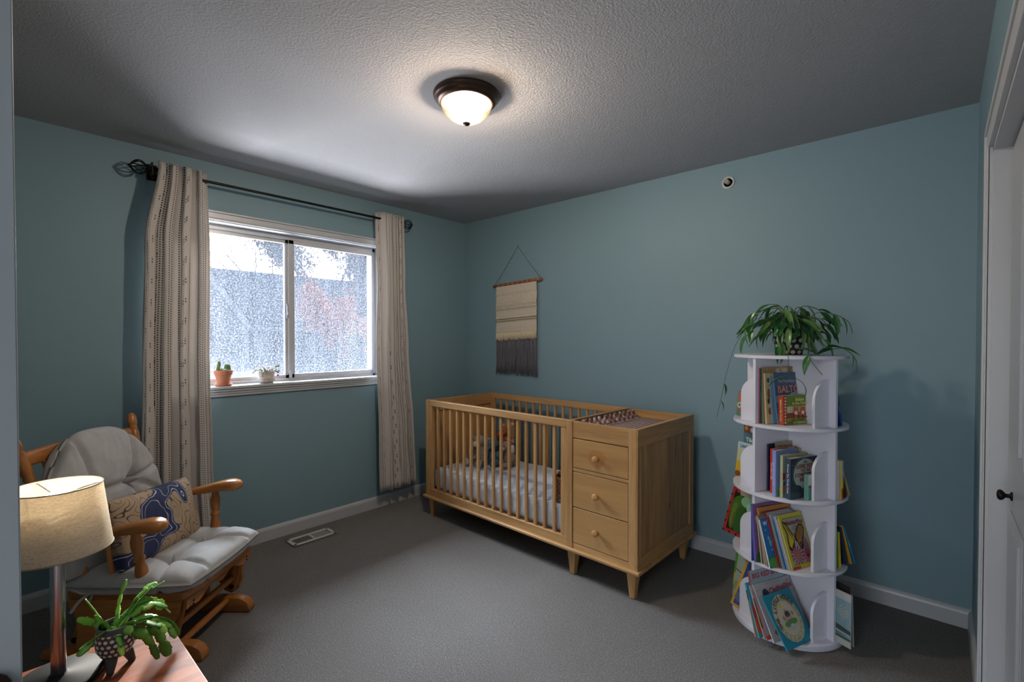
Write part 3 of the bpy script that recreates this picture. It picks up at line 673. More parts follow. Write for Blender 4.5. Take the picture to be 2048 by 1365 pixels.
# mattress
def slab_cushion(x0, x1, y0, y1, z0, z1, nx, ny, bulge, wr, seed, rc=.03):
    """closed box-like soft slab with rounded edge and wrinkled skin"""
    b = B(); nb = 10; rings = []
    # profile around: go over top grid + side strip
    idx = {}; vs_ = []; fs = []
    def top(u, v_, s):
        x = x0 + (x1 - x0) * u; y = y0 + (y1 - y0) * v_
        e = min(u * (x1 - x0), (1 - u) * (x1 - x0), v_ * (y1 - y0), (1 - v_) * (y1 - y0))
        k = min(1, e / rc); dz = rc * (1 - sqrt(max(0, 1 - (1 - k) ** 2)))
        n = wr * noise.noise(Vector((x * 7 + seed, y * 7, s))) + wr * .5 * noise.noise(Vector((x * 19, y * 23 + seed, s)))
        return (x, y, (z1 - dz + n + bulge * (1 - (2 * u - 1) ** 4) * (1 - (2 * v_ - 1) ** 4)) if s > 0 else (z0 + dz))
    def q(t, n): t = t / n; return .5 - .5 * cos(pi * t) if False else t
    for s in (1, -1):
        for j in range(ny + 1):
            for i in range(nx + 1): vs_.append(top(i / nx, j / ny, s))
    W = nx + 1; off = W * (ny + 1)
    for j in range(ny):
        for i in range(nx):
            a = j * W + i; fs.append((a, a + 1, a + W + 1, a + W)); fs.append((a + off, a + W + off, a + W + 1 + off, a + 1 + off))
    per = [i for i in range(W)] + [j * W + nx for j in range(1, ny + 1)] + [ny * W + i for i in range(nx - 1, -1, -1)] + [j * W for j in range(ny - 1, 0, -1)]
    n = len(per); m = 6; base = len(vs_); cx, cy = (x0 + x1) / 2, (y0 + y1) / 2
    prev = per
    for k in range(1, m):
        cur = []
        for p_i, p in enumerate(per):
            A = Vector(vs_[p]); Bq = Vector(vs_[p + off]); w_ = A.lerp(Bq, k / m)
            n_ = wr * 1.4 * noise.noise(Vector((w_.x * 16 + seed, w_.y * 16, w_.z * 9)))
            d = Vector((w_.x - cx, w_.y - cy, 0)); dn = Vector((math.copysign(1, d.x) if abs(w_.x - x0) < 1e-4 or abs(w_.x - x1) < 1e-4 else 0, math.copysign(1, d.y) if abs(w_.y - y0) < 1e-4 or abs(w_.y - y1) < 1e-4 else 0, 0))
            w_ += dn * n_; cur.append(len(vs_)); vs_.append(tuple(w_))
        for i in range(n): fs.append((prev[i], cur[i], cur[(i + 1) % n], prev[(i + 1) % n]))
        prev = cur
    for i in range(n): fs.append((prev[i], per[i] + off, per[(i + 1) % n] + off, prev[(i + 1) % n]))
    b.add(vs_, fs); return b
SHEET = mat('white_sheet', '#c2c5d0', .9, var=.04, bump=.2, bscale=300)
mt = empty('crib_mattress', crib.location, R(-1.3), 'white mattress with wrinkled fitted sheet inside the crib', 'mattress')
b = slab_cushion(.055, 1.30, .045, D - .045, .206, .372, 150, 50, .004, .006, 2.2, .028); obj('fitted_sheet', b, SHEET, mt, smooth=True)
# changing pad cloth (gingham) with ruffle
t = NT('gingham'); tc = t.new('TexCoord'); s3 = t.new('SeparateXYZ'); t.l.new(tc.outputs['UV'], s3.inputs[0])
a1 = t.math('GREATER_THAN', t.math('FRACT', t.math('MULTIPLY', s3.outputs[0], 34)), .5); a2 = t.math('GREATER_THAN', t.math('FRACT', t.math('MULTIPLY', s3.outputs[1], 34)), .5)
t.col(t.ramp(t.math('MULTIPLY', t.math('ADD', a1, a2), .5), [(0, '#b8aeb2'), (.4, '#84685f'), (.9, '#5a352b')], 'CONSTANT')); t.set(Roughness=.9); GING = t.m
cp = empty('changing_pad', crib.location, R(-1.3), 'changing pad under brown and white gingham cloth in the changer top', 'changing pad')
nx, ny = 60, 90; vs_, uv = [], []
for j in range(ny + 1):
    for i in range(nx + 1):
        u, v_ = i / nx, j / ny; x = 1.375 + u * .372; y = .035 + v_ * (D - .07)
        z = .835 + .014 * (abs(2 * u - 1) ** 3) * (u > .5) + .004 * noise.noise(Vector((x * 12, y * 9, 0)))
        if u < .16: z += (.16 - u) * .22 * (1 + .8 * sin(v_ * 70 + 3 * noise.noise(Vector((v_ * 9, 0, 0))))) + .01 * noise.noise(Vector((u * 40, v_ * 30, 4)))
        z = min(z, .884); vs_.append((x, y, z)); uv.append((u * .42, v_ * .68))
b = B(); b.add(vs_, [(j * (nx + 1) + i, j * (nx + 1) + i + 1, (j + 1) * (nx + 1) + i + 1, (j + 1) * (nx + 1) + i) for j in range(ny) for i in range(nx)])
obj('gingham_cloth', b, GING, cp, smooth=True, uv=uv, solid=.002)
b = B(); b.box(1.375, 1.745, .04, D - .04, .801, .828); obj('pad', b, SHEET, cp, bevel=.01)

# soft toys in the crib corner: each one a single soft body with small parts
def fur(name, c, c2=None): return mat(name, c, 1.0, col2=c2, vscale=14, var=.25, bump=.7, bscale=160)
def toy(name, loc, rz, label, body, parts):
    r_ = empty(name, tuple(loc), rz, label, 'stuffed toy', 'stuffed toys in the crib')
    b = B()
    for c, rr in body[1]: b.ball(c, rr, seg=16)
    obj('body', b, body[0], r_, remesh=.006)
    for nm, m, balls in parts:
        b = B()
        for c, rr in balls: b.ball(c, rr, seg=12)
        obj(nm, b, m, r_, smooth=True)
    return r_
EYE = mat('bead_eye', '#0c0a09', .15)
def sit(s=1.0):  # sitting plush, facing -y
    return [((0, 0, .055 * s), (.05 * s, .045 * s, .06 * s)), ((0, -.008 * s, .095 * s), (.035 * s, .034 * s, .04 * s)), ((0, -.02 * s, .142 * s), (.042 * s, .042 * s, .038 * s)),
            ((-.045 * s, -.06 * s, .025 * s), (.02 * s, .05 * s, .02 * s)), ((.045 * s, -.06 * s, .025 * s), (.02 * s, .05 * s, .02 * s)),
            ((-.055 * s, -.02 * s, .075 * s), (.015 * s, .03 * s, .035 * s)), ((.055 * s, -.02 * s, .075 * s), (.015 * s, .03 * s, .035 * s))]
BG = fur('beige_patched_plush', '#b5aaa0', '#5d4a40'); WF = fur('white_plush', '#b9b3ab'); OR = fur('orange_plush', '#a85a26', '#7a3c16'); TAN = fur('tan_plush', '#c29a6c')
TE = fur('teal_plush', '#4f7482', '#3a5866'); BR2 = fur('brown_plush', '#7d6458', '#a08a7c'); NAVY = fur('navy_plush', '#27344d')
p = at_crib(.235, .36, .378); s = 1.25
toy('plush_cow', p, R(15), 'beige and white patched soft toy at the left of the crib toy pile', (BG, sit(s)),
    [('muzzle', WF, [((0, -.068 * s, .132 * s), (.024 * s, .02 * s, .018 * s))]), ('ear', BG, [((-.055 * s, -.01 * s, .155 * s), (.022 * s, .008 * s, .014 * s))]), ('ear', BG, [((.055 * s, -.01 * s, .155 * s), (.022 * s, .008 * s, .014 * s))]),
     ('foot', WF, [((-.045 * s, -.108 * s, .028 * s), (.024 * s, .012 * s, .026 * s))]), ('foot', WF, [((.045 * s, -.108 * s, .028 * s), (.024 * s, .012 * s, .026 * s))]), ('eye', EYE, [((-.018 * s, -.062 * s, .155 * s), .004), ((.018 * s, -.062 * s, .155 * s), .004)])])
p = at_crib(.345, .40, .378); s = 1.15
toy('plush_elephant', p, R(5), 'teal blue soft toy sitting in the middle of the crib toy pile', (TE, sit(s) + [((0, -.075 * s, .12 * s), (.012 * s, .02 * s, .012 * s)), ((0, -.09 * s, .10 * s), (.01 * s, .012 * s, .022 * s))]),
    [('ear', TE, [((-.06 * s, 0, .145 * s), (.03 * s, .008 * s, .032 * s))]), ('ear', TE, [((.06 * s, 0, .145 * s), (.03 * s, .008 * s, .032 * s))]), ('scarf', NAVY, [((0, -.014 * s, .108 * s), (.042 * s, .04 * s, .010 * s))]),
     ('eye', EYE, [((-.018 * s, -.062 * s, .15 * s), .0045), ((.018 * s, -.062 * s, .15 * s), .0045)])])
p = at_crib(.47, .44, .378); s = 1.1
toy('plush_lamb', p, R(-15), 'brown and white eared soft toy at the right of the crib toy pile', (BR2, sit(s)),
    [('muzzle', WF, [((0, -.066 * s, .132 * s), (.022 * s, .018 * s, .018 * s))]), ('ear', WF, [((-.058 * s, -.015 * s, .13 * s), (.012 * s, .016 * s, .034 * s))]), ('ear', WF, [((.058 * s, -.015 * s, .13 * s), (.012 * s, .016 * s, .034 * s))]),
     ('horn', BR2, [((-.035 * s, 0, .18 * s), (.016 * s, .012 * s, .016 * s))]), ('horn', BR2, [((.035 * s, 0, .18 * s), (.016 * s, .012 * s, .016 * s))]), ('eye', EYE, [((-.018 * s, -.062 * s, .15 * s), .004), ((.018 * s, -.062 * s, .15 * s), .004)])])
p = at_crib(.345, .53, .48); s = 1.0
mo = toy('plush_moose', p, R(0), 'orange brown soft toy moose with tan antlers, on top of the toy pile', (OR, sit(s) + [((0, -.07 * s, .125 * s), (.026 * s, .035 * s, .024 * s)), ((0, .0, -.04), (.045, .045, .065))]),
    [('antler', TAN, [((-.05 * s, 0, .19 * s), (.016 * s, .01 * s, .026 * s)), ((-.068 * s, 0, .2 * s), (.012 * s, .009 * s, .018 * s)), ((-.03 * s, 0, .18 * s), (.012 * s, .009 * s, .014 * s))]),
     ('antler', TAN, [((.05 * s, 0, .19 * s), (.016 * s, .01 * s, .026 * s)), ((.068 * s, 0, .2 * s), (.012 * s, .009 * s, .018 * s)), ((.03 * s, 0, .18 * s), (.012 * s, .009 * s, .014 * s))]), ('eye', EYE, [((-.02 * s, -.06 * s, .155 * s), .004), ((.02 * s, -.06 * s, .155 * s), .004)])])
# wicker basket
bk = empty('wicker_basket', at_crib(1.225, .17, .378), R(-1.3), 'brown woven wicker basket on the mattress at the right end of the crib', 'basket')
WK = mat('wicker', '#6b4630', .8, col2='#94684a', vscale=40, bump=.4, bscale=200)
b = B(); hw_, hd, hh = .06, .10, .13
def rrect(hw, hd, z, n=40):
    o = []
    for i in range(n):
        a = 2 * pi * i / n; c_, s_ = cos(a), sin(a); k = (abs(c_) ** 5 + abs(s_) ** 5) ** -.2; o.append((hw * c_ * k, hd * s_ * k, z))
    return o
for r_i in range(9):
    z = .008 + r_i * .0145; ring = rrect(hw_ + .0, hd, z, 48)
    pts = [(p_[0] * (1 + .05 * sin(i * pi / 2 + r_i * pi)), p_[1] * (1 + .03 * sin(i * pi / 2 + r_i * pi)), p_[2] + .002 * sin(i * 1.5)) for i, p_ in enumerate(ring)]
    b.tube(pts + [pts[0]], .0078, 6)
obj('weave', b, WK, bk, smooth=True)
b = B(); b.rings([rrect(hw_ - .004, hd - .004, 0), rrect(hw_ - .004, hd - .004, .13)], caps=False); b.prism([p_[:2] for p_ in rrect(hw_ - .004, hd - .004, 0)], 0, .004); obj('liner', b, DARK, bk)
b = B(); pts = rrect(hw_, hd, .137); b.tube(pts + [pts[0]], .009, 8); b.tube([(-hw_, -.05, .13), (-hw_ + .01, -.04, .155), (-hw_ + .01, .04, .155), (-hw_, .05, .13)], .005); obj('rim', b, WK, bk, smooth=True)
# ---------------------------------------------------------------- glider rocking chair
GC = empty('rocking_chair', (.677, .531, 0), atan2(.669, .743), 'honey oak glider rocking chair with turned spindles, left of the window curtain', 'rocking chair')
GW1, GW2 = '#b87a40', '#824d20'
def GW(a): return wood('glider_oak', GW1, GW2, a, .3)
def gl(name, b, ax='x', par=GC, **k):
    return obj(name, b, GW(ax), par, **k)
def sect(x, yc, hw, z0, z1, n=16, p=4):
    o = []
    for i in range(n):
        a = 2 * pi * i / n; c_, s_ = cos(a), sin(a); k = (abs(c_) ** p + abs(s_) ** p) ** (-1 / p)
        o.append((x, yc + hw * c_ * k, (z0 + z1) / 2 + (z1 - z0) / 2 * s_ * k))
    return o
for s in (1, -1):
    Y = .18 * s
    # foot rail
    b = B(); st = [(-.34, .01, .035), (-.33, .006, .052), (-.28, .002, .066), (-.1, 0, .074), (.1, 0, .074), (.24, 0, .076), (.29, .0, .072), (.32, .0, .055), (.333, .002, .035), (.337, .008, .022)]
    b.rings([sect(x, Y, .026, z0, z1, 16, 5) for x, z0, z1 in st]); gl('foot_rail', b, smooth='auto')
    b = B(); b.box(-.14, -.08, Y - .018, Y + .018, .06, .26); gl('upright', b, 'z', bevel=.004)
    b = B(); b.box(.06, .12, Y - .018, Y + .018, .06, .22); gl('upright', b, 'z', bevel=.004)
    b = B(); b.box(-.16, .14, Y - .016, Y + .016, .22, .262); gl('bearing_rail', b, bevel=.004)
    # seat skirt with curved outline
    Y = .235 * s
    poly = [(-.185, .285), (-.185, .26), (-.16, .22), (-.15, .15), (-.16, .085), (-.13, .06), (.10, .06), (.18, .07), (.215, .10), (.225, .15), (.245, .19), (.262, .215), (.268, .25), (.285, .285)]
    if s > 0: poly = [(-.185, .285), (-.16, .22), (-.05, .2), (.08, .19), (.13, .14), (.17, .075), (.205, .06), (.245, .085), (.262, .14), (.262, .2), (.28, .25), (.29, .285)]
    b = B(); b.prism(poly, Y - .010, Y + .010, 'y'); gl('side_panel', b, bevel=.005)
    # swing links
    for x0, x1 in ((.262, .222), (-.12, -.18)):
        b = B(); b.prism([(x0 - .022, .275), (x0 + .022, .275), (x1 + .02, .095), (x1, .08), (x1 - .02, .095)], .212 * s - .009, .212 * s + .009, 'y'); lk = gl('swing_link', b, 'z', bevel=.005)
        b = B(); b.cyl((x1, .20 * s, .105), (x1, .226 * s, .105), .012); obj('bolt', b, BLACK, lk, smooth='auto')
    # arm with a broad rounded hand end
    b = B(); yb = .25 * s; st = [(-.26, .018, .548, .573), (-.22, .022, .545, .575), (-.10, .026, .548, .580), (.0, .030, .553, .588), (.07, .036, .563, .604), (.12, .041, .571, .618), (.165, .043, .574, .628), (.20, .040, .574, .630), (.222, .032, .578, .625), (.236, .018, .587, .615), (.240, .006, .595, .607)]
    b.rings([sect(x, yb + s * .02 * max(0, (x + .26) / .5), hw, z0, z1, 18, 3) for x, hw, z0, z1 in st]); gl('arm', b, smooth=True)
    # front arm post and thin spindles
    b = B(); b.turned((.125, .232 * s, .30), (.107, .262 * s, .575), [(0, .017), (.05, .018), (.09, .0155), (.12, .020), (.25, .0255), (.42, .0225), (.53, .0155), (.55, .020), (.58, .0215), (.60, .0205), (.62, .0150), (.66, .0175), (.75, .0225), (.85, .0225), (.93, .016), (.97, .0145), (1, .017)], 20); gl('arm_post', b, 'z', smooth=True)
    for xb, xt in ((.0, -.02), (-.105, -.14)):
        b = B(); b.turned((xb, .228 * s, .30), (xt, .25 * s, .56), [(0, .009), (.3, .012), (.6, .0105), (1, .008)], 12); gl('arm_spindle', b, 'z', smooth=True)
    # back post with turned finial
    b = B(); P0 = Vector((-.175, .205 * s, .295)); P1 = Vector((-.352, .298 * s, .970))
    b.turned(P0, P1, [(0, .017), (.06, .02), (.1, .017), (.13, .02), (.3, .023), (.42, .019), (.44, .022), (.46, .017), (.6, .019), (.72, .0165), (.735, .021), (.75, .017), (.765, .021), (.80, .022), (.86, .021), (.88, .017), (.89, .0205), (.90, .015), (.91, .02), (.93, .0215), (.965, .0205), (.985, .016), (.998, .006), (1, .001)], 18); gl('back_post', b, 'z', smooth=True)
# two stretchers between the front of the feet, cross rail, rear stretcher
for x, z, hy in ((.225, .15, .205), (.225, .06, .18), (-.25, .05, .18)):
    b = B(); b.turned((x, -hy, z), (x, hy, z), [(0, .012), (.1, .0135), (.5, .0155), (.9, .0135), (1, .012)], 14); gl('stretcher', b, 'y', smooth=True)
b = B(); b.box(-.02, .03, -.18, .18, .075, .11); gl('cross_rail', b, 'y', bevel=.005)
b = B(); b.box(-.14, -.10, -.18, .18, .22, .25); b.box(.08, .12, -.18, .18, .20, .23); gl('cross_rail', b, 'y', bevel=.004)
# seat board with bowed front edge
poly = []
for i in range(9): q = i / 8; poly.append((.30 + .018 * sin(q * pi), -.235 + .47 * q))
poly = [(-.20, -.235), (.27, -.258), (.292, -.25)] + poly + [(.292, .25), (.27, .258), (-.20, .235)]
b = B(); b.prism(poly, .282, .318); gl('seat_board', b, 'x', bevel=.01, seg=3)
b = B(); fr_ = []
n = 24
for i in range(n + 1):
    q = i / n; y = -.24 + .48 * q; fr_.append((y, .228 + .028 * sin(q * pi) ** .6 * (1 if .0 < q < 1 else 0) + .012 * cos(q * 6 * pi)))
poly = [(-.24, .284), (.24, .284)] + fr_[::-1]
b.prism(poly, .283, .300, 'x'); gl('front_apron', b, 'y', bevel=.004)
for y in (-.2, .2):
    for z in (.26, .245):
        b = B(); b.cyl((.299, y, z), (.302, y, z), .005, 10); obj('peg', b, DARK, GC)
# crest rail and back spindles
def bx_at(z): return -.175 - (z - .295) / .675 * .177
b = B(); rs = []
for i in range(17):
    q = i / 16; y = -.285 + .57 * q; c_ = 1 - (2 * q - 1) ** 2; zc = .868 + .006 * c_; x = bx_at(zc) - .018 * c_; hh = .028 + .004 * c_
    rs.append([(x + .011 * cos(a) - .24 * hh * sin(a), y, zc + hh * sin(a)) for a in [2 * pi * k / 14 for k in range(14)]])
b.rings(rs); gl('crest_rail', b, 'y', smooth=True)
b = B(); rs = []
for i in range(9):
    q = i / 8; y = -.215 + .43 * q; zc = .40; x = bx_at(zc); rs.append([(x + .010 * cos(a), y, zc + .022 * sin(a)) for a in [2 * pi * k / 10 for k in range(10)]])
b.rings(rs); gl('lower_back_rail', b, 'y', smooth=True)
for k in range(6):
    y = -.165 + .066 * k; c_ = 1 - (y / .285) ** 2
    b = B(); b.turned((bx_at(.40), y * .9, .41), (bx_at(.85) - .018 * c_, y * 1.15, .85), [(0, .008), (.3, .0125), (.6, .0105), (1, .008)], 12); gl('back_spindle', b, 'z', smooth=True)

# cushions
def cushion(w_, h_, t_, nu, nv, tufts, arch=False, k=.35, crease=.55, seed=1, wr=.004, lift=None, edge=4, links=None, tw=.045):
    b = B(); vs_, uv = [], []; fs = []
    def pos(u, v_):
        x = w_ / 2 * u * sqrt(max(0, 1 - k * v_ * v_ * (1 if not arch or v_ > 0 else .3))); y = h_ / 2 * v_ * sqrt(max(0, 1 - k * u * u))
        if arch and v_ > 0: x *= sqrt(max(0, 1 - .50 * v_ ** 2)); y *= (1 - .25 * u ** 4)
        return x, y
    def seg(px, py, a, c_):
        dx, dy = c_[0] - a[0], c_[1] - a[1]; L2 = dx * dx + dy * dy; tt = max(0, min(1, ((px - a[0]) * dx + (py - a[1]) * dy) / L2)); return math.hypot(px - a[0] - tt * dx, py - a[1] - tt * dy)
    lk = links or []
    for s in (1, -1):
        for j in range(nv + 1):
            for i in range(nu + 1):
                u, v_ = 2 * i / nu - 1, 2 * j / nv - 1; u = sin(u * pi / 2) * .6 + u * .4; v_ = sin(v_ * pi / 2) * .6 + v_ * .4
                x, y = pos(u, v_); e = (max(0, 1 - abs(u) ** edge) * max(0, 1 - abs(v_) ** edge)) ** .42
                z = t_ / 2 * e
                for (a, c_) in tufts: z -= crease * t_ / 2 * exp(-((x - a) ** 2 + (y - c_) ** 2) / tw ** 2)
                for l in lk: z -= .20 * t_ * exp(-(seg(x, y, *l) / .012) ** 2) * e
                z += e * (wr * noise.noise(Vector((x * 11 + seed, y * 11, s * 3))) + wr * .6 * abs(noise.noise(Vector((x * 30 + seed, y * 9, s * 5)))))
                z *= s
                if lift: z += lift(x, y)
                vs_.append((x, y, z)); uv.append((x / w_ + .5, y / h_ + .5))
    W = nu + 1; off = W * (nv + 1)
    for j in range(nv):
        for i in range(nu):
            a = j * W + i; fs.append((a, a + 1, a + W + 1, a + W)); fs.append((a + off, a + W + off, a + W + 1 + off, a + 1 + off))
    per = [i for i in range(W)] + [j * W + nu for j in range(1, nv + 1)] + [nv * W + i for i in range(nu - 1, -1, -1)] + [j * W for j in range(nv - 1, 0, -1)]
    n = len(per)
    for i in range(n): fs.append((per[i], per[i] + off, per[(i + 1) % n] + off, per[(i + 1) % n]))
    b.add(vs_, fs); return b, uv
t = NT('microsuede'); v = t.coord('Object'); n_ = t.noise(v, 9, 5, .6, 1.5); t.col(t.mix(n_, '#a09f9f', '#bcbbbb')); t.set(Roughness=.9); t.inp(t.b, 'Sheen Weight', .35); t.bump(t.noise(v, 26, 5, .6), .4, .006); SUEDE = t.m
GM = Matrix.Translation(GC.location) @ Matrix.Rotation(GC.rotation_euler[2], 4, 'Z')
def onchair(name, T, label, cat):
    e = empty(name, label=label, cat=cat); e.matrix_world = GM @ T; return e
# seat cushion: x forward, y left
sc1 = onchair('seat_cushion', Matrix.Translation((.075, -.005, .352)) @ Matrix.Rotation(R(-1), 4, 'Y'), 'pale grey tufted seat cushion lying on the rocking chair seat', 'cushion')
tf = [(-.09, -.10), (-.09, .10), (.08, -.10), (.08, .10)]
lks = [(tf[2], tf[3]), (tf[2], (.28, -.16)), (tf[3], (.28, .16)), (tf[2], (.14, -.3)), (tf[3], (.14, .3)), (tf[0], tf[2]), (tf[1], tf[3])]
b, uv = cushion(.55, .55, .105, 100, 100, tf, k=.12, seed=4, links=lks, edge=7, crease=.66, tw=.042, wr=.007); obj('cushion_body', b, SUEDE, sc1, smooth=True)
for a, c_ in tf:
    b = B(); b.ball((a, c_, .0235), (.009, .009, .005), seg=10); obj('button', b, SUEDE, sc1, smooth=True)
# back cushion stands against the back, local x = lateral (left), y = up
up = Vector((-.255, 0, .967)).normalized(); lat = Vector((0, 1, 0)); nrm = lat.cross(up)
Tb = Matrix(((lat.x, up.x, nrm.x, -.215), (lat.y, up.y, nrm.y, -.012), (lat.z, up.z, nrm.z, .655), (0, 0, 0, 1)))
sc2 = onchair('back_cushion', Tb, 'pale grey tufted round-topped cushion tied to the rocking chair back', 'cushion')
tf2 = [(-.10, .02), (.10, .02), (-.10, -.16), (.10, -.16)]
lk2 = [(tf2[0], tf2[1]), (tf2[0], (-.13, .26)), (tf2[1], (.16, .26)), (tf2[0], (-.27, .05)), (tf2[1], (.27, .06)), (tf2[1], (.25, -.08)), (tf2[0], tf2[2]), (tf2[1], tf2[3])]
b, uv = cushion(.57, .60, .125, 90, 90, tf2, arch=True, k=.15, seed=9, links=lk2, edge=6, crease=.66, tw=.045, wr=.007); obj('cushion_body', b, SUEDE, sc2, smooth=True)
for a, c_ in tf2:
    b = B(); b.ball((a, c_, .03), (.009, .009, .005), seg=10); obj('button', b, SUEDE, sc2, smooth=True)
b = B(); b.tube(spline([(-.23, -.27, 0), (-.245, -.31, -.02), (-.255, -.345, .015), (-.235, -.36, .03), (-.27, -.37, .02), (-.30, -.40, .0)], 5), .006); b.tube(spline([(-.235, -.345, .03), (-.225, -.37, .03), (-.25, -.39, .035)], 5), .006)
obj('tie_ribbon', b, SUEDE, sc2, smooth=True)
# printed lumbar pillow
def pillow_mat():
    t = NT('topographic_print'); v = t.coord('UV', (1.0, .62, 1)); n1 = t.noise(v, 4.6, 1.2, .4)
    l1 = t.math('LESS_THAN', t.math('ABSOLUTE', t.math('SUBTRACT', t.math('FRACT', t.math('MULTIPLY', n1, 13.0)), .5)), .06)
    tc = t.new('TexCoord'); sp = t.new('SeparateXYZ'); t.l.new(tc.outputs['UV'], sp.inputs[0]); n2 = t.noise(t.coord('UV', (1.0, .62, 1)), 3.6, 1.0, .4)
    # winding river: distance from a diagonal line plus noise
    d = t.math('ADD', t.math('MULTIPLY_ADD', sp.outputs[0], 1.35, -.33), t.math('MULTIPLY_ADD', sp.outputs[1], -.62, .10))
    d = t.math('ADD', t.math('ABSOLUTE', d), t.math('MULTIPLY_ADD', n2, 1.5, -.75))
    navy = t.math('LESS_THAN', d, .25); l2 = t.math('LESS_THAN', t.math('ABSOLUTE', t.math('SUBTRACT', d, .20)), .008); l3 = t.math('LESS_THAN', t.math('ABSOLUTE', t.math('SUBTRACT', d, .09)), .005)
    c = t.mix(t.noise(t.coord('UV', (200, 200, 1)), 1), '#b39c82', '#a58e75'); c = t.mix(l1, c, '#4a4542'); c = t.mix(navy, c, '#2b3558')
    c = t.mix(t.math('MAXIMUM', l2, l3), c, '#c9cede'); t.col(c); t.set(Roughness=.85); return t.m
up = Vector((-.28, 0, .96)).normalized(); nrm = lat.cross(up)
rotl = Matrix.Rotation(R(-4), 4, 'Z')
Tp = Matrix(((lat.x, up.x, nrm.x, .0), (lat.y, up.y, nrm.y, -.005), (lat.z, up.z, nrm.z, .525), (0, 0, 0, 1))) @ rotl
sc3 = onchair('throw_pillow', Tp, 'tan lumbar pillow with navy and contour-line print leaning in the rocking chair', 'pillow')
b, uv = cushion(.47, .29, .12, 70, 44, [], k=-.03, seed=15, edge=4, wr=.006)
obj('pillow_cover', b, pillow_mat(), sc3, smooth=True, uv=uv)

# ---------------------------------------------------------------- side table, lamp, cactus pot
TZ = .52
TW1, TW2 = '#8a4726', '#5a2812'
tb = empty('side_table', (2.01, .055, 0), 0, 'glossy reddish-brown wooden side table in the lower left foreground', 'side table')
t = NT('polished_walnut'); v = t.coord('Object', (18, 1.4, 18)); n_ = t.noise(v, 1.2, 6, .6, 1.2)
n2_ = t.noise(t.coord('Object', (40, 6, 1)), 3, 4, .8)
t.col(t.mix(t.ramp(n2_, [(.55, 0.0), (.75, .35)]), t.ramp(n_, [(.3, '#54250f'), (.5, '#8d4a27'), (.7, '#a8603a')]), '#b98a77')); t.set(Roughness=.45); t.inp(t.b, 'Specular IOR Level', .32)
t.bump(n2_, .1, .001); TTOP = t.m
def TWd(a): return wood('table_walnut', TW1, TW2, a, .3)
b = B(); b.box(-.363, .34, -.307, .307, TZ - .022, TZ); obj('table_top', b, TTOP, tb, bevel=.003)
b = B(); b.box(-.335, .315, -.285, -.267, TZ - .10, TZ - .022); b.box(-.335, .315, .267, .285, TZ - .10, TZ - .022); b.box(-.335, -.317, -.267, .267, TZ - .10, TZ - .022); b.box(.297, .315, -.267, .267, TZ - .10, TZ - .022); obj('apron', b, TWd('x'), tb, bevel=.002)
for x in (-.32, .30):
    for y in (-.27, .27):
        b = B(); b.taper(x, y, 0, TZ - .022, .014, .02); obj('leg', b, TWd('z'), tb, bevel=.003)
b = B(); b.box(-.32, .30, -.27, .27, .14, .156); obj('shelf', b, TWd('x'), tb, bevel=.002)
LX, LY = 1.757, .118
lp = empty('table_lamp', (LX, LY, TZ), 0, 'table lamp with brushed metal column and round linen shade, left foreground', 'lamp')
b = B(); b.lathe([(.0, 0), (.084, 0), (.086, .004), (.085, .012), (.08, .015), (.02, .018), (.015, .022)], 48); obj('base', b, mat('lamp_base_metal', '#191b1e', .6, .1, Specular_IOR_Level=.2), lp, smooth='auto')
b = B(); b.lathe([(.0145, .016), (.0145, .40), (.008, .405), (.006, .43)], 28); obj('column', b, NICK, lp, smooth='auto')
S0, S1, r0, r1 = .322, .478, .106, .087
t = NT('linen_shade'); v = t.coord('Object'); a_ = t.noise(t.coord('Object', (300, 300, 1500)), .6, 2); b_ = t.noise(t.coord('Object', (60, 60, 900)), .8, 2)
lc = t.ramp(t.math('ADD', t.math('MULTIPLY', a_, .6), t.math('MULTIPLY', b_, .4)), [(.35, '#c4b8a4'), (.65, '#ede3d0')])
t.col(lc); t.set(Roughness=.95); tl = t.new('BsdfTranslucent'); t.l.new(lc, tl.inputs[0]); ms = t.new('MixShader'); ms.inputs[0].default_value = .4; t.l.new(t.b.outputs[0], ms.inputs[1]); t.l.new(tl.outputs[0], ms.inputs[2]); t.l.new(ms.outputs[0], t.out.inputs[0])
b = B(); b.lathe([(r0, S0), (r1, S1), (r1 - .0015, S1), (r0 - .0015, S0), (r0, S0)], 64, caps=False); sh_ = obj('lamp_shade', b, t.m, lp, smooth=True)
b = B(); b.torus((0, 0, S0), r0, .0016, 'z', 64, 6); obj('rim_trim', b, mat('shade_trim', '#8f8678', .8), sh_, smooth=True)
b = B(); b.torus((0, 0, S1), r1, .0016, 'z', 64, 6); obj('rim_trim', b, mat('shade_trim', '#8f8678', .8), sh_, smooth=True)
b = B(); b.torus((0, 0, S1 - .02), .012, .002, 'z', 16, 6)
for k in range(3):
    a = R(200 + 120 * k); b.tube([(.012 * cos(a), .012 * sin(a), S1 - .02), (r1 * .96 * cos(a), r1 * .96 * sin(a), S1 - .003)], .0016)
obj('spider', b, NICK, lp, smooth=True)
b = B(); b.lathe([(.012, .40), (.014, .43), (.022, .44), (.029, .452), (.030, .462), (.026, .474), (.016, .483), (.002, .486)], 24, T=Matrix.Translation((0, 0, -.022))); obj('bulb', b, mat('opal_bulb', '#e9e7e2', .3, var=.02), lp, smooth=True)
bl_ = bpy.data.lights.new('lamp_bulb', 'POINT'); bl_.energy = .42; bl_.color = (1, .84, .62); bl_.shadow_soft_size = .02  # added faint point light that makes the linen shade glow
bo = bpy.data.objects.new('lamp_bulb', bl_); bo.location = (0, 0, .475); bo.parent = lp; C.objects.link(bo)
b = B(); b.lathe([(.0, .36), (.015, .36), (.015, .41), (.0, .41)], 18); obj('socket', b, BLACK, lp, smooth='auto')

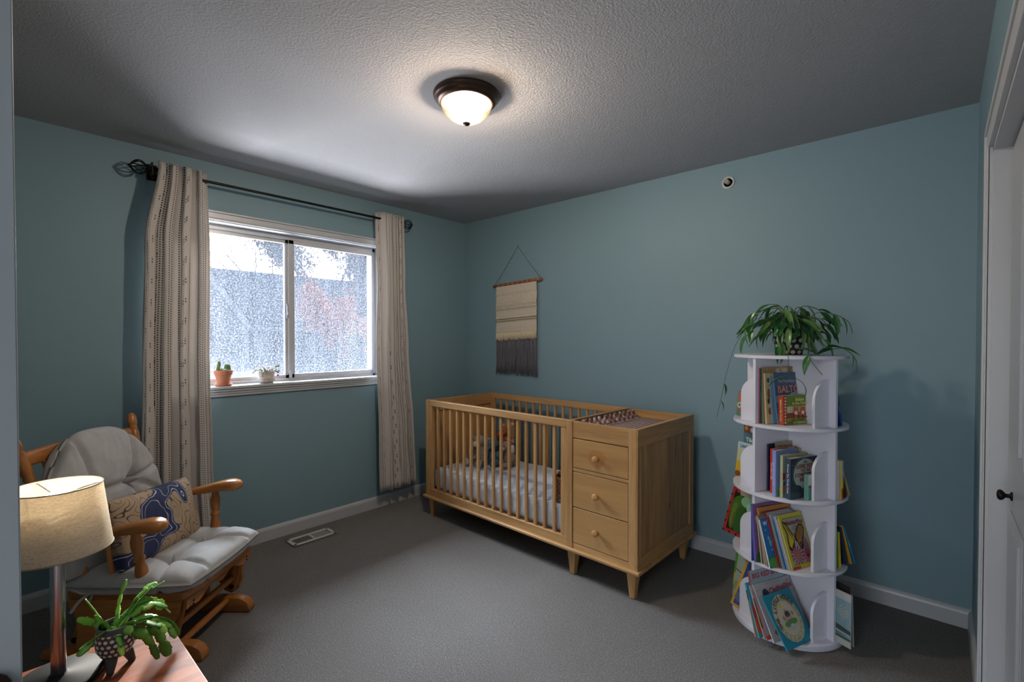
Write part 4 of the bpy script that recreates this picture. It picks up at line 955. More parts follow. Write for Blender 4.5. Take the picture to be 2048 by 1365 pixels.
def polka(name, base, dots, nu, nv):
    key = ('p', name)
    if key in MC: return MC[key]
    t = NT(name); tc = t.new('TexCoord'); s_ = t.new('SeparateXYZ'); t.l.new(tc.outputs['UV'], s_.inputs[0])
    vv = t.math('MULTIPLY', s_.outputs[1], nv); row = t.math('FLOOR', vv); uu = t.math('ADD', t.math('MULTIPLY', s_.outputs[0], nu), t.math('MULTIPLY', row, .5))
    du = t.math('SUBTRACT', t.math('FRACT', uu), .5); dv = t.math('SUBTRACT', t.math('FRACT', vv), .5)
    d = t.math('SQRT', t.math('ADD', t.math('MULTIPLY', du, du), t.math('MULTIPLY', dv, dv)))
    f = t.math('MULTIPLY', t.math('LESS_THAN', d, .33), t.math('LESS_THAN', s_.outputs[1], .84))
    t.col(t.mix(f, base, dots)); t.set(Roughness=.5); t.bump(f, .3, .002); MC[key] = t.m; return t.m
def pot_lathe(prof, n=40):
    """closed outer+inner profile with uv on it"""
    b = B(); vs_, uv, fs = [], [], []; m = len(prof); zs = [p[1] for p in prof]; z0, z1 = min(zs), max(zs)
    for j, (r_, z) in enumerate(prof):
        for i in range(n + 1):
            a = 2 * pi * i / n; vs_.append((r_ * cos(a), r_ * sin(a), z)); uv.append((i / n, (z - z0) / (z1 - z0)))
    for j in range(m - 1):
        for i in range(n): a = j * (n + 1) + i; fs.append((a, a + 1, a + n + 2, a + n + 1))
    b.add(vs_, fs); return b, uv
def pad_mesh(name, m, L=.03, W=.016, teeth=3):
    """flat scalloped cactus segment, base at the origin growing along +z"""
    b = B(); n = 12; out = []
    prof = []
    for i in range(n + 1):
        q = i / n; hw = W / 2 * (sin(pi * min(1, q * .84 + .10)) ** .6) * (1 + .13 * (1 if (i % 4) == 3 else 0) - .08 * ((i % 4) == 0)); hw = max(hw, W * .2); prof.append((hw, q * L))
    top = [[(-h_, .0, z), (-h_ * .4, .0009, z), (0, .0016, z), (h_ * .4, .0009, z), (h_, .0, z), (h_ * .4, -.0009, z), (0, -.0016, z), (-h_ * .4, -.0009, z)] for h_, z in prof]
    b.rings(top); return mesh_of(name, b, m)
def green(name, c1, c2, rough=.35, tr=.25):
    key = ('g', name)
    if key in MC: return MC[key]
    t = NT(name); v = t.coord('Object'); c = t.mix(t.noise(v, 60, 3), c1, c2); t.col(c); t.set(Roughness=rough)
    tl = t.new('BsdfTranslucent'); t.l.new(c, tl.inputs[0]); ms = t.new('MixShader'); ms.inputs[0].default_value = tr; t.l.new(t.b.outputs[0], ms.inputs[1]); t.l.new(tl.outputs[0], ms.inputs[2]); t.l.new(ms.outputs[0], t.out.inputs[0]); MC[key] = t.m; return t.m
PADS = [pad_mesh('pad_a', green('cactus_green', '#69a344', '#8cc65c'), .034, .023), pad_mesh('pad_b', green('cactus_green_light', '#96cf5a', '#b9e070'), .028, .021), pad_mesh('pad_c', green('cactus_green_dark', '#4c8a3c', '#69a648'), .037, .021)]
def chain(parent, p, d, n, rng, L=.028, sc_=1.0, droop=.3, meshes=PADS, side=None, name='leaf_segment'):
    p = Vector(p); d = Vector(d).normalized(); side = Vector(side) if side else Vector((rng.uniform(-1, 1), rng.uniform(-1, 1), rng.uniform(-.3, .3)))
    for k in range(n):
        d = (d + Vector((rng.uniform(-.15, .15), rng.uniform(-.15, .15), -droop * (.5 + k * .35)))).normalized()
        x = (side - d * side.dot(d)).normalized(); y = d.cross(x); s = sc_ * rng.uniform(.85, 1.15)
        T = Matrix.Translation(p) @ Matrix(((x.x, y.x, d.x, 0), (x.y, y.y, d.y, 0), (x.z, y.z, d.z, 0), (0, 0, 0, 1))) @ Matrix.Scale(s, 4)
        inst(name, meshes[min(len(meshes) - 1, rng.choice((0, 0, 1, 2)))], parent, T); p = p + d * L * s * .93
    return p
SOIL = mat('potting_soil', '#3a2a20', 1.0, col2='#6a5140', vscale=60, bump=.8, bscale=200)
pc = empty('christmas_cactus', (1.792, .222, TZ), R(10), 'christmas cactus in a charcoal footed pot with white dots, on the side table', 'potted plant')
PZ = .028
prof = [(.001, PZ), (.020, PZ + .001), (.032, PZ + .010), (.040, PZ + .026), (.0425, PZ + .045), (.0415, PZ + .062), (.037, PZ + .078), (.0355, PZ + .083), (.033, PZ + .083), (.0345, PZ + .074), (.036, PZ + .066)]
b, uv = pot_lathe(prof, 48); obj('pot', b, polka('charcoal_pot_white_dots', '#44484d', '#e0e3e0', 19, 6.6), pc, smooth=True, uv=uv)
for k in range(3):
    a = R(100 + 120 * k + 100); b = B(); b.turned((.033 * cos(a), .033 * sin(a), 0), (.021 * cos(a), .021 * sin(a), PZ + .008), [(0, .008), (.15, .0085), (.6, .0115), (1, .013)], 14); obj('foot', b, mat('charcoal_clay', '#44484d', .5), pc, smooth=True)
b = B(); b.lathe([(.036, PZ + .066), (.02, PZ + .069), (.001, PZ + .07)], 24); obj('soil', b, SOIL, pc)
rg = random.Random(12)
# camera side of the pot is +x -y; leaves sprawl to the right (+y) and hang over the rim
CH = [((.0, .0), (.5, -.75, .5), 3, .35), ((.005, .005), (.7, .1, .5), 2, .5), ((.01, .01), (.8, .45, .35), 4, .55), ((.0, .015), (.5, .9, .45), 5, .4), ((-.01, .01), (-.1, .6, .9), 4, .22), ((-.005, .0), (-.3, .3, 1), 4, .1),
      ((-.01, -.01), (-.4, -.3, 1), 3, .1), ((.0, .0), (.1, .9, .75), 5, .38), ((.0, .01), (.3, 1, .6), 5, .42), ((-.01, 0), (-.6, .7, .6), 4, .3), ((.0, -.01), (.2, -.4, 1), 2, .1), ((.01, .0), (.6, .6, .7), 4, .5),
      ((.01, .0), (.9, -.2, .4), 3, .6), ((.0, .0), (-.2, 1, .9), 5, .33), ((-.015, -.01), (-.7, -.5, .7), 2, .2), ((.0, .01), (.0, .8, 1.0), 4, .25), ((.01, .01), (.7, .8, .5), 5, .5)]
for (ox, oy), d, n, dr in CH: chain(pc, (ox, oy, PZ + .066), d, n, rg, droop=dr, sc_=1.15)
# windowsill pots
TC = mat('terracotta', '#b06a4c', .8, col2='#c4876a', vscale=9, bump=.15, bscale=120)
sp1 = empty('potted_cactus', (-.022, 1.022, WZ0), 0, 'small cacti in a terracotta pot with saucer on the windowsill', 'potted plant')
b, uv = pot_lathe([(.001, 0), (.040, 0), (.049, .004), (.051, .012), (.047, .012), (.044, .006), (.001, .006)], 32); obj('saucer', b, TC, sp1, smooth='auto', uv=uv)
b, uv = pot_lathe([(.001, .007), (.032, .007), (.046, .070), (.051, .071), (.054, .098), (.049, .098), (.046, .086)], 32); obj('pot', b, TC, sp1, smooth='auto', uv=uv)
b = B(); b.lathe([(.046, .086), (.001, .088)], 24); obj('soil', b, SOIL, sp1)
CG = green('cactus_spiny', '#4a6b42', '#5f8a55', .6, .1); SPN = mat('pale_spines', '#c9b59c', .8)
def cactus(parent, pts, r_, ribs=10, m=CG):
    b = B(); pts = spline(pts, 5); rs = []; n = len(pts)
    for i, p in enumerate(pts):
        q = i / (n - 1); rr = (r_(q)) ; rs.append([(p.x + rr * (1 + .12 * cos(ribs * a)) * cos(a), p.y + rr * (1 + .12 * cos(ribs * a)) * sin(a), p.z) for a in [2 * pi * k / 30 for k in range(30)]])
    b.rings(rs); c_ = obj('cactus', b, m, parent, smooth=True)
    b = B(); rg_ = random.Random(len(pts))
    for i in range(1, n):
        q = i / (n - 1)
        for k in range(ribs):
            a = 2 * pi * k / ribs + .1; rr = r_(q) * 1.1; p = pts[i]; c0 = Vector((p.x + rr * cos(a), p.y + rr * sin(a), p.z))
            for s_ in range(3):
                d = Vector((cos(a), sin(a), 0)) * .005 + Vector([rg_.uniform(-.004, .004) for _ in range(3)]); b.add([c0 + Vector((0, 0, .0006)), c0 - Vector((0, 0, .0006)), c0 + d], [(0, 1, 2)])
    obj('spines', b, SPN, c_, kind='stuff')
cactus(sp1, [(0, -.028, .085), (0, -.029, .11), (0, -.022, .14), (0, -.026, .158)], lambda q: .0085 * (1 - q ** 6) + .0005)
cactus(sp1, [(.0, -.018, .085), (0, -.012, .1), (0, -.008, .11)], lambda q: .009 * sqrt(max(.01, 1 - q * q)))
cactus(sp1, [(.01, .008, .084), (.01, .008, .095), (.01, .008, .106)], lambda q: .018 * sqrt(max(.01, 1 - q ** 3)), 12)
cactus(sp1, [(-.01, .026, .084), (-.01, .026, .11), (-.01, .026, .138)], lambda q: .017 * sqrt(max(.01, 1 - q ** 5)), 12)
sp2 = empty('flowering_cactus', (-.022, 1.283, WZ0), 0, 'budding holiday cactus in a ribbed white planter on the windowsill', 'potted plant')
t = NT('white_marbled_ceramic'); v = t.coord('Object'); m_ = t.ramp(t.noise(v, 22, 4, .6, 2), [(.56, 0.0), (.62, .7)]); z_ = t.new('SeparateXYZ'); t.l.new(v, z_.inputs[0])
t.col(t.mix(t.math('MULTIPLY', m_, t.math('LESS_THAN', z_.outputs[2], .032)), '#c5bfb6', '#8a5b45')); t.set(Roughness=.4); CER = t.m
b = B(); rs = []
for r_, z, rb in ((.001, 0, 0), (.036, 0, 0), (.04, .004, 0), (.051, .012, 0), (.0515, .034, 0), (.050, .037, 0), (.0485, .040, 1), (.048, .078, 1), (.0475, .081, 0), (.044, .081, 0), (.043, .07, 0), (.001, .07, 0)):
    rs.append([((r_ - rb * .0016 * (k % 2)) * cos(2 * pi * k / 84), (r_ - rb * .0016 * (k % 2)) * sin(2 * pi * k / 84), z) for k in range(84)])
b.rings(rs, caps=False); obj('planter', b, CER, sp2, smooth='auto')
b = B(); b.lathe([(.043, .070), (.001, .072)], 24); obj('soil', b, SOIL, sp2)
PD2 = [pad_mesh('pad_d', green('sill_cactus_green', '#3c7a30', '#5a9a45'), .017, .010), pad_mesh('pad_e', green('sill_cactus_red', '#7a4a3c', '#8f5a45'), .015, .009)]
rg = random.Random(21)
for k in range(20):
    a = k * 2.4; e = chain(sp2, (.018 * cos(a), .02 * sin(a), .07), (cos(a) * .8, sin(a) * .9, 1.3 - .03 * k), 4 if k % 3 else 5, rg, L=.017, droop=.14 + .014 * k, meshes=PD2)
    if k % 2 == 0:
        b = B(); b.turned(e, e + Vector((cos(a) * .006, sin(a) * .006, -.012)), [(0, .002), (.5, .0035), (1, .001)], 8); obj('bud', b, mat('pink_bud', '#c4708a', .6), sp2, smooth=True)
b = B(); b.tube(spline([(.0, .035, .085), (0, .055, .083), (0, .068, .07), (0, .072, .058)], 4), .0015); obj('flower_stem', b, green('sill_cactus_green', 0, 0), sp2, smooth=True)
b = B()
for k in range(10):
    a = k * pi / 5; b.turned((0, .073, .056), (.009 * cos(a), .073 + .009 * sin(a), .044 - (k % 2) * .006), [(0, .001), (.6, .0035), (1, .0008)], 6)
obj('flower', b, mat('pink_petals', '#c75f83', .6, var=.2), sp2, smooth=True)
# ---------------------------------------------------------------- revolving bookcase
SX, SY = 2.816, 2.573
QF, QL, QR = 64.7, -25.3, 154.7          # quadrant headings: direction from rim to centre along the divider
case = empty('bookcase', (SX, SY, 0), 0, 'white round four-tier revolving bookcase filled with picture books, right of the crib', 'bookcase')
TZS = [.967, .652, .340, .030]
def disc(name, r_, z0, z1):
    b = B(); b.lathe([(.001, z0), (r_ - .001, z0), (r_, z0 + .001), (r_, z1 - .001), (r_ - .001, z1), (.001, z1)], 96); return obj(name, b, SHELFW, case, smooth='auto')
disc('top_shelf', .236, 1.266, 1.280)
for z in TZS[:3]: disc('shelf', .2376, z - .014, z)
disc('shelf', .2376, .016, .030); disc('turntable_base', .232, 0, .012)
b = B(); b.lathe([(.15, .011), (.15, .0165)], 40); obj('bearing', b, BLACK, case)
for i, z in enumerate(TZS):
    zt = 1.266 if i == 0 else TZS[i - 1] - .014
    for a0 in (0, 1):
        b = B(); T = Matrix.Rotation(R(QF + 90 * a0), 4, 'Z')
        if a0 == 0: b.box(-.2275, .2275, -.007, .007, z, zt, T=T); obj('divider', b, SHELFW, case, bevel=.001)
        else:
            b.box(.007, .2275, -.007, .007, z, zt, T=T); b.box(-.2275, -.007, -.007, .007, z, zt, T=T); obj('divider', b, SHELFW, case, bevel=.001)
    for q in range(4):
        # arched end board: on arm direction phi, reaching towards phi - 90
        phi = R(QF + 180 + 90 * q); b = B(); poly = [(.0065, 0)]
        for k in range(13):
            a = pi / 2 * (1 - k / 12); poly.append((.0065 + .0925 * sin(pi / 2 * k / 12), .125 + .082 * cos(pi / 2 * k / 12)))
        poly.append((.099, 0))
        b.prism(poly, .185, .198, 'x')   # coordinates: x = along arm, (y,z) = outline
        bb = B(); bb.v = [(x, -y, zz + z) for x, y, zz in b.v]; bb.f = b.f; bb.m = b.m
        bb.v = [tuple(Matrix.Rotation(phi, 3, 'Z') @ Vector(p)) for p in bb.v]
        obj('arched_end', bb, SHELFW, case, bevel=.0015)

# ---------------------------------------------------------------- books
PAGE = mat('book_pages', '#b9b3a8', .9, col2='#a39c90', vscale=3, stretch=(1, 300, 1))
def text_mesh(s_, size, m, T, parent, name='title', bold=False, ax='CENTER'):
    cu = bpy.data.curves.new('t', 'FONT'); cu.body = s_; cu.size = size; cu.align_x = ax; cu.align_y = 'CENTER'; cu.space_line = .85
    cu.offset = size * (.03 if bold else .012); cu.resolution_u = 2
    o = bpy.data.objects.new('t', cu); C.objects.link(o); bpy.context.view_layer.update()
    me = bpy.data.meshes.new_from_object(o.evaluated_get(bpy.context.evaluated_depsgraph_get())); bpy.data.objects.remove(o); bpy.data.curves.remove(cu)
    me.materials.clear(); me.materials.append(m); return inst(name, me, parent, T)
def disc_pts(cx, cy, rx, ry, n=18, a0=0): return [(cx + rx * cos(2 * pi * k / n + a0), cy + ry * sin(2 * pi * k / n + a0)) for k in range(n)]
BOOKS = 'picture books on the revolving bookcase'
def book(q, tier, al, off, lean, w_, h_, t_, cover, spine, label, art=(), texts=(), stext=None, scol='#e8e4dc', rot=0, board=False, back=None, up=0, scallop=False, group=BOOKS, outer=False):
    """q heading of the cell, al along it (outer end, negative), off from the divider, front face at off"""
    th = R(q); u = Vector((cos(th), sin(th), 0)); n0 = Vector((sin(th), -cos(th), 0)); be = R(lean)
    up_ = Vector((0, 0, 1)) * cos(be) - n0 * sin(be); n = u.cross(up_)
    # thickness goes behind the front face; the back bottom edge drops below when leaning, so lift
    P = Vector((SX, SY, TZS[tier])) + u * al + n0 * off + Vector((0, 0, t_ * sin(be) * (1 if be > 0 else 0) + .0008 + up))
    M4 = Matrix(((u.x, up_.x, n.x, P.x), (u.y, up_.y, n.y, P.y), (u.z, up_.z, n.z, P.z), (0, 0, 0, 1))) @ Matrix.Rotation(R(rot), 4, 'Z')
    r_ = empty('board_book' if board else 'book', label=label, cat='book', group=group); r_.matrix_world = M4
    c_ = flat(cover); s_ = flat(spine); bd = .0022 if not board else .0014
    if t_ < .006: bd = t_ * .25
    b = B()
    if scallop:
        poly = [(0, 0), (w_, 0), (w_, h_ * .85)]
        for k in range(5):
            cx = w_ * (.9 - k * .2); poly += [(cx + w_ * .1 * cos(a), h_ * .86 + h_ * .07 * (1 + .6 * sin(pi * (k + .5) / 5)) * sin(a) + h_ * .06 * sin(pi * (k + .5) / 5)) for a in [pi * i / 5 for i in range(6)]]
        poly += [(0, h_ * .85)]
        b.prism(poly, -bd, 0); b.prism(poly, -t_, -t_ + bd); b.box(0, bd, 0, h_ * .85, -t_, 0, 1)
    else:
        b.box(0, w_, 0, h_, -bd, 0, 0); b.box(0, w_, 0, h_, -t_, -t_ + bd, 0); b.box(-.0004, bd, 0, h_, -t_, 0, 1)
    obj('cover', b, [c_, s_], r_, bevel=min(.001, bd * .4), seg=1)
    i = .003 if not board else .0
    if t_ < .006: i = .0008
    b = B(); b.box(bd, w_ - i - .0002, i, h_ * (.85 if scallop else 1) - i - .0002, -t_ + bd, -bd); obj('pages', b, PAGE, r_)
    if art:
        ms = []; b = B(); z = .0002
        for sh in art:
            col = sh[0]; 
            if col not in ms: ms.append(col)
            pts = sh[1]
            if sh[1] == 'o': pts = disc_pts(*sh[2:6])
            elif sh[1] == 'r': x0, x1, y0, y1 = sh[2:6]; pts = [(x0, y0), (x1, y0), (x1, y1), (x0, y1)]
            z += .00012; b.add([(max(.0, min(1, p[0])) * w_, max(0, min(1, p[1])) * h_, z) for p in pts], [tuple(range(len(pts)))], ms.index(col))
        obj('cover_art', b, [flat(m_) for m_ in ms], r_)
    for tx in texts:
        s, size, cx, cy, col = tx[:5]; rz = tx[5] if len(tx) > 5 else 0
        text_mesh(s, size, flat(col), Matrix.Translation((cx * w_, cy * h_, .0002 + .00012 * (len(art) + 2))) @ Matrix.Rotation(R(rz), 4, 'Z'), r_, bold=True)
    if stext:
        # lettering running down the spine (on the -x side)
        T = Matrix.Translation((-.0007, h_ * .5, -t_ / 2)) @ Matrix(((0, 0, -1, 0), (-1, 0, 0, 0), (0, 1, 0, 0), (0, 0, 0, 1)))
        text_mesh(stext, min(t_ * .62, .012), flat(scol), T, r_, 'spine_title')
    return r_
rb = random.Random(8)
def blobs(n, cols, x0, x1, y0, y1, r0_, r1_, asp=1.0):
    return [(rb.choice(cols), 'o', rb.uniform(x0, x1), rb.uniform(y0, y1), (q_ := rb.uniform(r0_, r1_)), q_ * asp) for _ in range(n)]
# --- tier 1 (top), front cell
book(QF, 0, -.208, .0135, 0, .20, .253, .0055, '#9c4a5c', '#b85468', 'thin pink-spined book at the left end of the top tier')
book(QF, 0, -.206, .0255, .5, .20, .252, .011, '#3d4a58', '#2b3542', 'dark blue patterned book on the top tier beside the pink spine', [('#586878', 'o', .3, .5, .2, .1)], stext='~ * ~ * ~ * ~', scol='#8a9aa8')
book(QF, 0, -.206, .0345, 2.2, .228, .257, .008, '#a98a5c', '#5d7a4f', 'tall brown picture book, tallest on the top tier', [('#c9b494', 'o', .55, .93, .2, .06), ('#8d6b42', 'r', 0, 1, .0, .04), ('#d6c9b4', 'o', .45, .92, .06, .05), ('#d6c9b4', 'o', .62, .92, .06, .05)] + blobs(40, ['#94743f', '#bfa274'], .03, .97, .86, .99, .01, .02))
book(QF, 0, -.200, .0465, 3.5, .20, .231, .010, '#c0ab88', '#c0ab88', 'cream picture book with brown animal sketches on the top tier', [('#4d4036', 'o', .10, .86, .05, .05), ('#7a5638', 'o', .1, .6, .05, .1), ('#8a4a30', 'o', .12, .25, .06, .07), ('#3f342c', 'o', .08, .45, .04, .06)])
book(QF, 0, -.172, .0555, 5.5, .19, .228, .008, '#6f93a8', '#7fa0ae', 'blue patterned book with yellow spine top on the top tier', [('#c9a33c', 'r', 0, .3, .95, 1)], stext='*x*x*x*x*x*', scol='#2c3c48')
book(QF, 0, -.152, .0655, 7, .197, .232, .008, '#4d6f99', '#6d8fae', 'blue BALTO picture book with moon and snow on the top tier',
     [('#3f5f8c', 'r', 0, 1, .55, 1), ('#86a3c0', 'o', .12, .48, .16, .08), ('#9ab3cb', 'o', .35, .44, .2, .09), ('#9ab3cb', 'o', .62, .5, .2, .1), ('#aebfd0', 'o', .85, .42, .2, .12), ('#5b7f6c', 'o', .84, .72, .14, .2), ('#6d8fae', 'o', .84, .72, .12, .17), ('#d9d79a', 'o', .85, .76, .08, .07), ('#5d4a3c', 'o', .4, .36, .08, .1), ('#d6dde6', 'o', .4, .3, .04, .05), ('#7a95b4', 'r', 0, 1, 0, .2)] + blobs(14, ['#c3d0dc', '#8ea8c4'], .05, .95, .2, .5, .02, .05),
     [('The True Story of', .017, .42, .83, '#c9b48a'), ('BALTO', .044, .42, .665, '#d98a5c')])
book(QF, 0, -.153, .093, 1.5, .172, .131, .025, '#7d8a35', '#a8472c', 'square board book Babies in the Forest standing at the front of the top tier',
     [('#a8392c', 'r', 0, .12, 0, 1), ('#6c8a34', 'r', .12, 1, .62, 1), ('#c8c79c', 'r', .12, 1, .38, .62), ('#8a3b24', 'r', .12, 1, .22, .4)] + [('#e0c9b0', 'o', .06, .08 + .105 * k, .03, .035) for k in range(9)] + blobs(34, ['#b5532c', '#7a3a1e', '#c4704a', '#5b7a2c'], .14, .98, .0, .36, .025, .05) + [('#8aa04a', 'r', .3, 1, 0, .12)]
     + [s for x in (.42, .68) for s in (('#c4502c', 'o', x, .46, .09, .13), ('#e6ded2', 'o', x, .40, .06, .07), ('#c4502c', [(x - .08, .52), (x - .03, .56), (x - .07, .66)]), ('#c4502c', [(x + .08, .52), (x + .03, .56), (x + .07, .66)]), ('#2a1a14', 'o', x - .03, .45, .01, .014), ('#2a1a14', 'o', x + .03, .45, .01, .014))],
     [('Babies', .022, .56, .86, '#d9d77c'), ('in the Forest', .020, .58, .73, '#d9d77c'), ('~~~~~~~~', .012, .62, .06, '#e6e2c0')], stext='Babies in the Forest', scol='#ead9a0', board=True)
# --- tier 2, front cell
book(QF, 1, -.155, .0185, 0, .17, .215, .009, '#22283a', '#2e3a5c', 'tall navy book at the left end of the second tier', stext='~~~~~~~~ ~~~~~', scol='#8f9ab8')
book(QF, 1, -.118, .0275, 0, .172, .221, .006, '#a89c80', '#8f8468', 'beige book with red title standing behind the others on the second tier', [], [('The Boy Traveller', .019, .5, .90, '#9a5a3c')])
book(QF, 1, -.154, .0375, 0, .12, .148, .009, '#c97a2c', '#d9822c', 'short orange book with green spine top on the second tier', [('#3f8a5c', 'r', 0, 1, .8, 1)])
book(QF, 1, -.170, .0555, 0, .157, .201, .016, '#a8272c', '#c42f34', 'red-spined story book with white lettering on the second tier', [('#c9c4c0', 'o', .75, .97, .16, .06)], stext='Once Upon a Tulip', scol='#eee4dc', board=True)
book(QF, 1, -.13, .073, 0, .165, .196, .012, '#c6bfb6', '#c6bfb6', 'board book with white scalloped cloud-shaped top on the second tier', [('#8f4a38', 'o', .5, .88, .3, .045), ('#c6bfb6', 'o', .5, .855, .32, .04)], scallop=True, board=True)
book(QF, 1, -.202, .094, 0, .135, .205, .018, '#6f83b5', '#8a9ad0', 'periwinkle board book with fruit pictures on the second tier', [('#a9b84a', 'o', .38, .76, .1, .07), ('#b04a3c', 'o', .32, .42, .1, .06), ('#c9a25c', 'o', .33, .6, .08, .05), ('#5c8a3c', 'o', .2, .1, .18, .09), ('#b8c45c', 'o', .25, .16, .12, .05), ('#c9743c', 'o', .45, .2, .07, .08), ('#8fc4c4', 'o', .5, .5, .1, .05)], stext='~~~~~ ~~~~ ~~~~~~', scol='#e8ecf4', board=True)
book(QF, 1, -.183, .113, 0, .152, .187, .014, '#a8a888', '#b9c4a0', 'cream board book with teal spine ends on the second tier', [('#a83238', 'r', .0, .22, .42, .58), ('#c4703c', 'o', .12, .2, .14, .16), ('#3c5a8a', 'o', .12, .33, .1, .06), ('#8fa08a', 'r', .0, 1, .0, .1)], stext='~~~  ~~~~', scol='#2f6a78', board=True)
book(QF, 1, -.179, .148, 0, .178, .178, .026, '#27323c', '#33475c', "dark board book I'll Love You Till the Cows Come Home, front of the second tier",
     [('#31505c', 'o', .5, .62, .46, .40), ('#a8b4ae', 'o', .5, .60, .40, .37), ('#3c4a55', 'r', 0, 1, 0, .24), ('#2c3740', 'o', .2, .24, .2, .1), ('#2c3740', 'o', .75, .24, .3, .1), ('#d6d6d2', 'o', .62, .25, .15, .11), ('#20242a', 'o', .56, .28, .05, .05), ('#20242a', 'o', .68, .22, .05, .05), ('#d6d6d2', 'o', .5, .34, .05, .06), ('#c49a90', 'o', .5, .30, .03, .025), ('#20242a', 'r', .55, .58, .06, .18), ('#20242a', 'r', .70, .73, .06, .18)] + blobs(16, ['#c4ccd0'], .03, .97, .8, .99, .004, .009),
     [("I'LL", .016, .5, .90, '#6a5a58'), ('LOVE YOU', .024, .5, .79, '#8a3c34'), ('TILL THE', .015, .5, .69, '#6a5a58'), ('COWS COME', .022, .5, .58, '#8a3c34'), ('HOME', .026, .5, .46, '#8a3c34')], stext="I'll Love You Till the Cows", scol='#dfe6ea', board=True)
book(QF, 1, -.112, .181, 0, .085, .109, .020, '#8fb4a8', '#7ab0a4', 'tiny teal and red board book beside the arched end on the second tier', [('#b0343c', 'r', 0, 1, .48, .56), ('#3f9a84', 'r', 0, 1, .0, .46), ('#cfd6cf', 'r', 0, 1, .6, 1), ('#c47a84', 'o', .3, .25, .15, .12)], [('Bed', .014, .4, .8, '#3a5a7a')], board=True)
# --- tier 3, front cell
book(QF, 2, -.25, .016, 1, .20, .205, .006, '#33478a', '#3f4fa0', 'thin blue book against the divider on the third tier')
book(QF, 2, -.249, .036, 5, .216, .258, .012, '#8a5f96', '#5c5aa8', 'large purple picture book with brown rabbit on the third tier', [('#7a4a34', 'o', .18, .45, .08, .15), ('#7a4a34', 'o', .2, .68, .03, .1), ('#9a6a44', 'o', .22, .48, .04, .09), ('#a86a9a', 'r', .08, .24, .15, .32), ('#c98a4a', 'r', .10, .12, .1, .32), ('#c98a4a', 'r', .19, .21, .1, .32), ('#3f6f34', 'o', .16, .06, .16, .12)], [('Honey', .02, .36, .93, '#3a2a5a'), ('9', .04, .08, .72, '#c9b070')])
book(QF, 2, -.232, .052, 7.5, .19, .21, .005, '#7f8f95', '#c9c4bc', 'thin grey book between purple and orange books on the third tier', [], [('it', .02, .06, .85, '#3a3a3a')])
book(QF, 2, -.227, .064, 9.5, .205, .244, .007, '#c98a3c', '#c98a3c', 'orange-bordered picture book on the third tier', [('#a84a4a', 'r', .05, .95, .0, .93), ('#b8b0b8', 'r', .08, .92, 0, .88)], [('tales', .02, .3, .75, '#5c5c8a')])
book(QF, 2, -.235, .076, 12, .18, .215, .004, '#3f8a7c', '#4a9a8a', 'thin green-teal book on the third tier')
book(QF, 2, -.238, .086, 14, .175, .21, .004, '#c47a6c', '#d0a090', 'thin salmon paperback on the third tier')
book(QF, 2, -.243, .104, 16.2, .17, .206, .007, '#1f6fae', '#c9d0d6', 'bright blue picture book with green bottom edge on the third tier', [('#2f7a44', 'o', .3, .08, .45, .16), ('#4f9a4c', 'o', .2, .1, .2, .1), ('#7ab8d0', 'o', .17, .6, .035, .04), ('#5fa8c8', 'o', .2, .5, .05, .07), ('#8fc8dc', 'o', .12, .77, .02, .02), ('#8fc8dc', 'o', .2, .36, .02, .02)], [('W', .024, .15, .9, '#e0e6ea')])
MG = [('#9a2f3a', '#b0303c', .233, 'red magazine'), ('#6f7f7a', '#6a4a3c', .23, 'thin grey-green magazine with brown spine'), ('#a9b4bc', '#b9a0a8', .226, 'pale grey magazine with pink spine'), ('#2f5f9a', '#3f7ab0', .223, 'blue magazine'), ('#b9c4cc', '#8fb4c4', .22, 'pale blue magazine'), ('#c9ccd0', '#d0c0c0', .224, 'white magazine next to the butterfly book')]
for k, (c_, s_, h_, nm) in enumerate(MG): book(QF, 2, -.198 + k * .005, .112 + k * .0062, 17 + k * .35, .148, h_, .0042, c_, s_, nm + ' leaning in the bundle on the third tier', [('#b0b4b8', 'r', 0, 1, .93, 1)])
TB = '#6a5a3c'
wing = lambda x, y, s, a: [(x + s * (p * cos(a) - q_ * sin(a)), y + .62 * s * (p * sin(a) + q_ * cos(a))) for p, q_ in ((0, 0), (.2, .5), (.75, .95), (1.0, .8), (.9, .3), (.5, .0), (.6, -.5), (.35, -.75), (.1, -.4))]
wl_ = [(2 * .47 - x, y) for x, y in wing(.47, .56, .42, .15)]
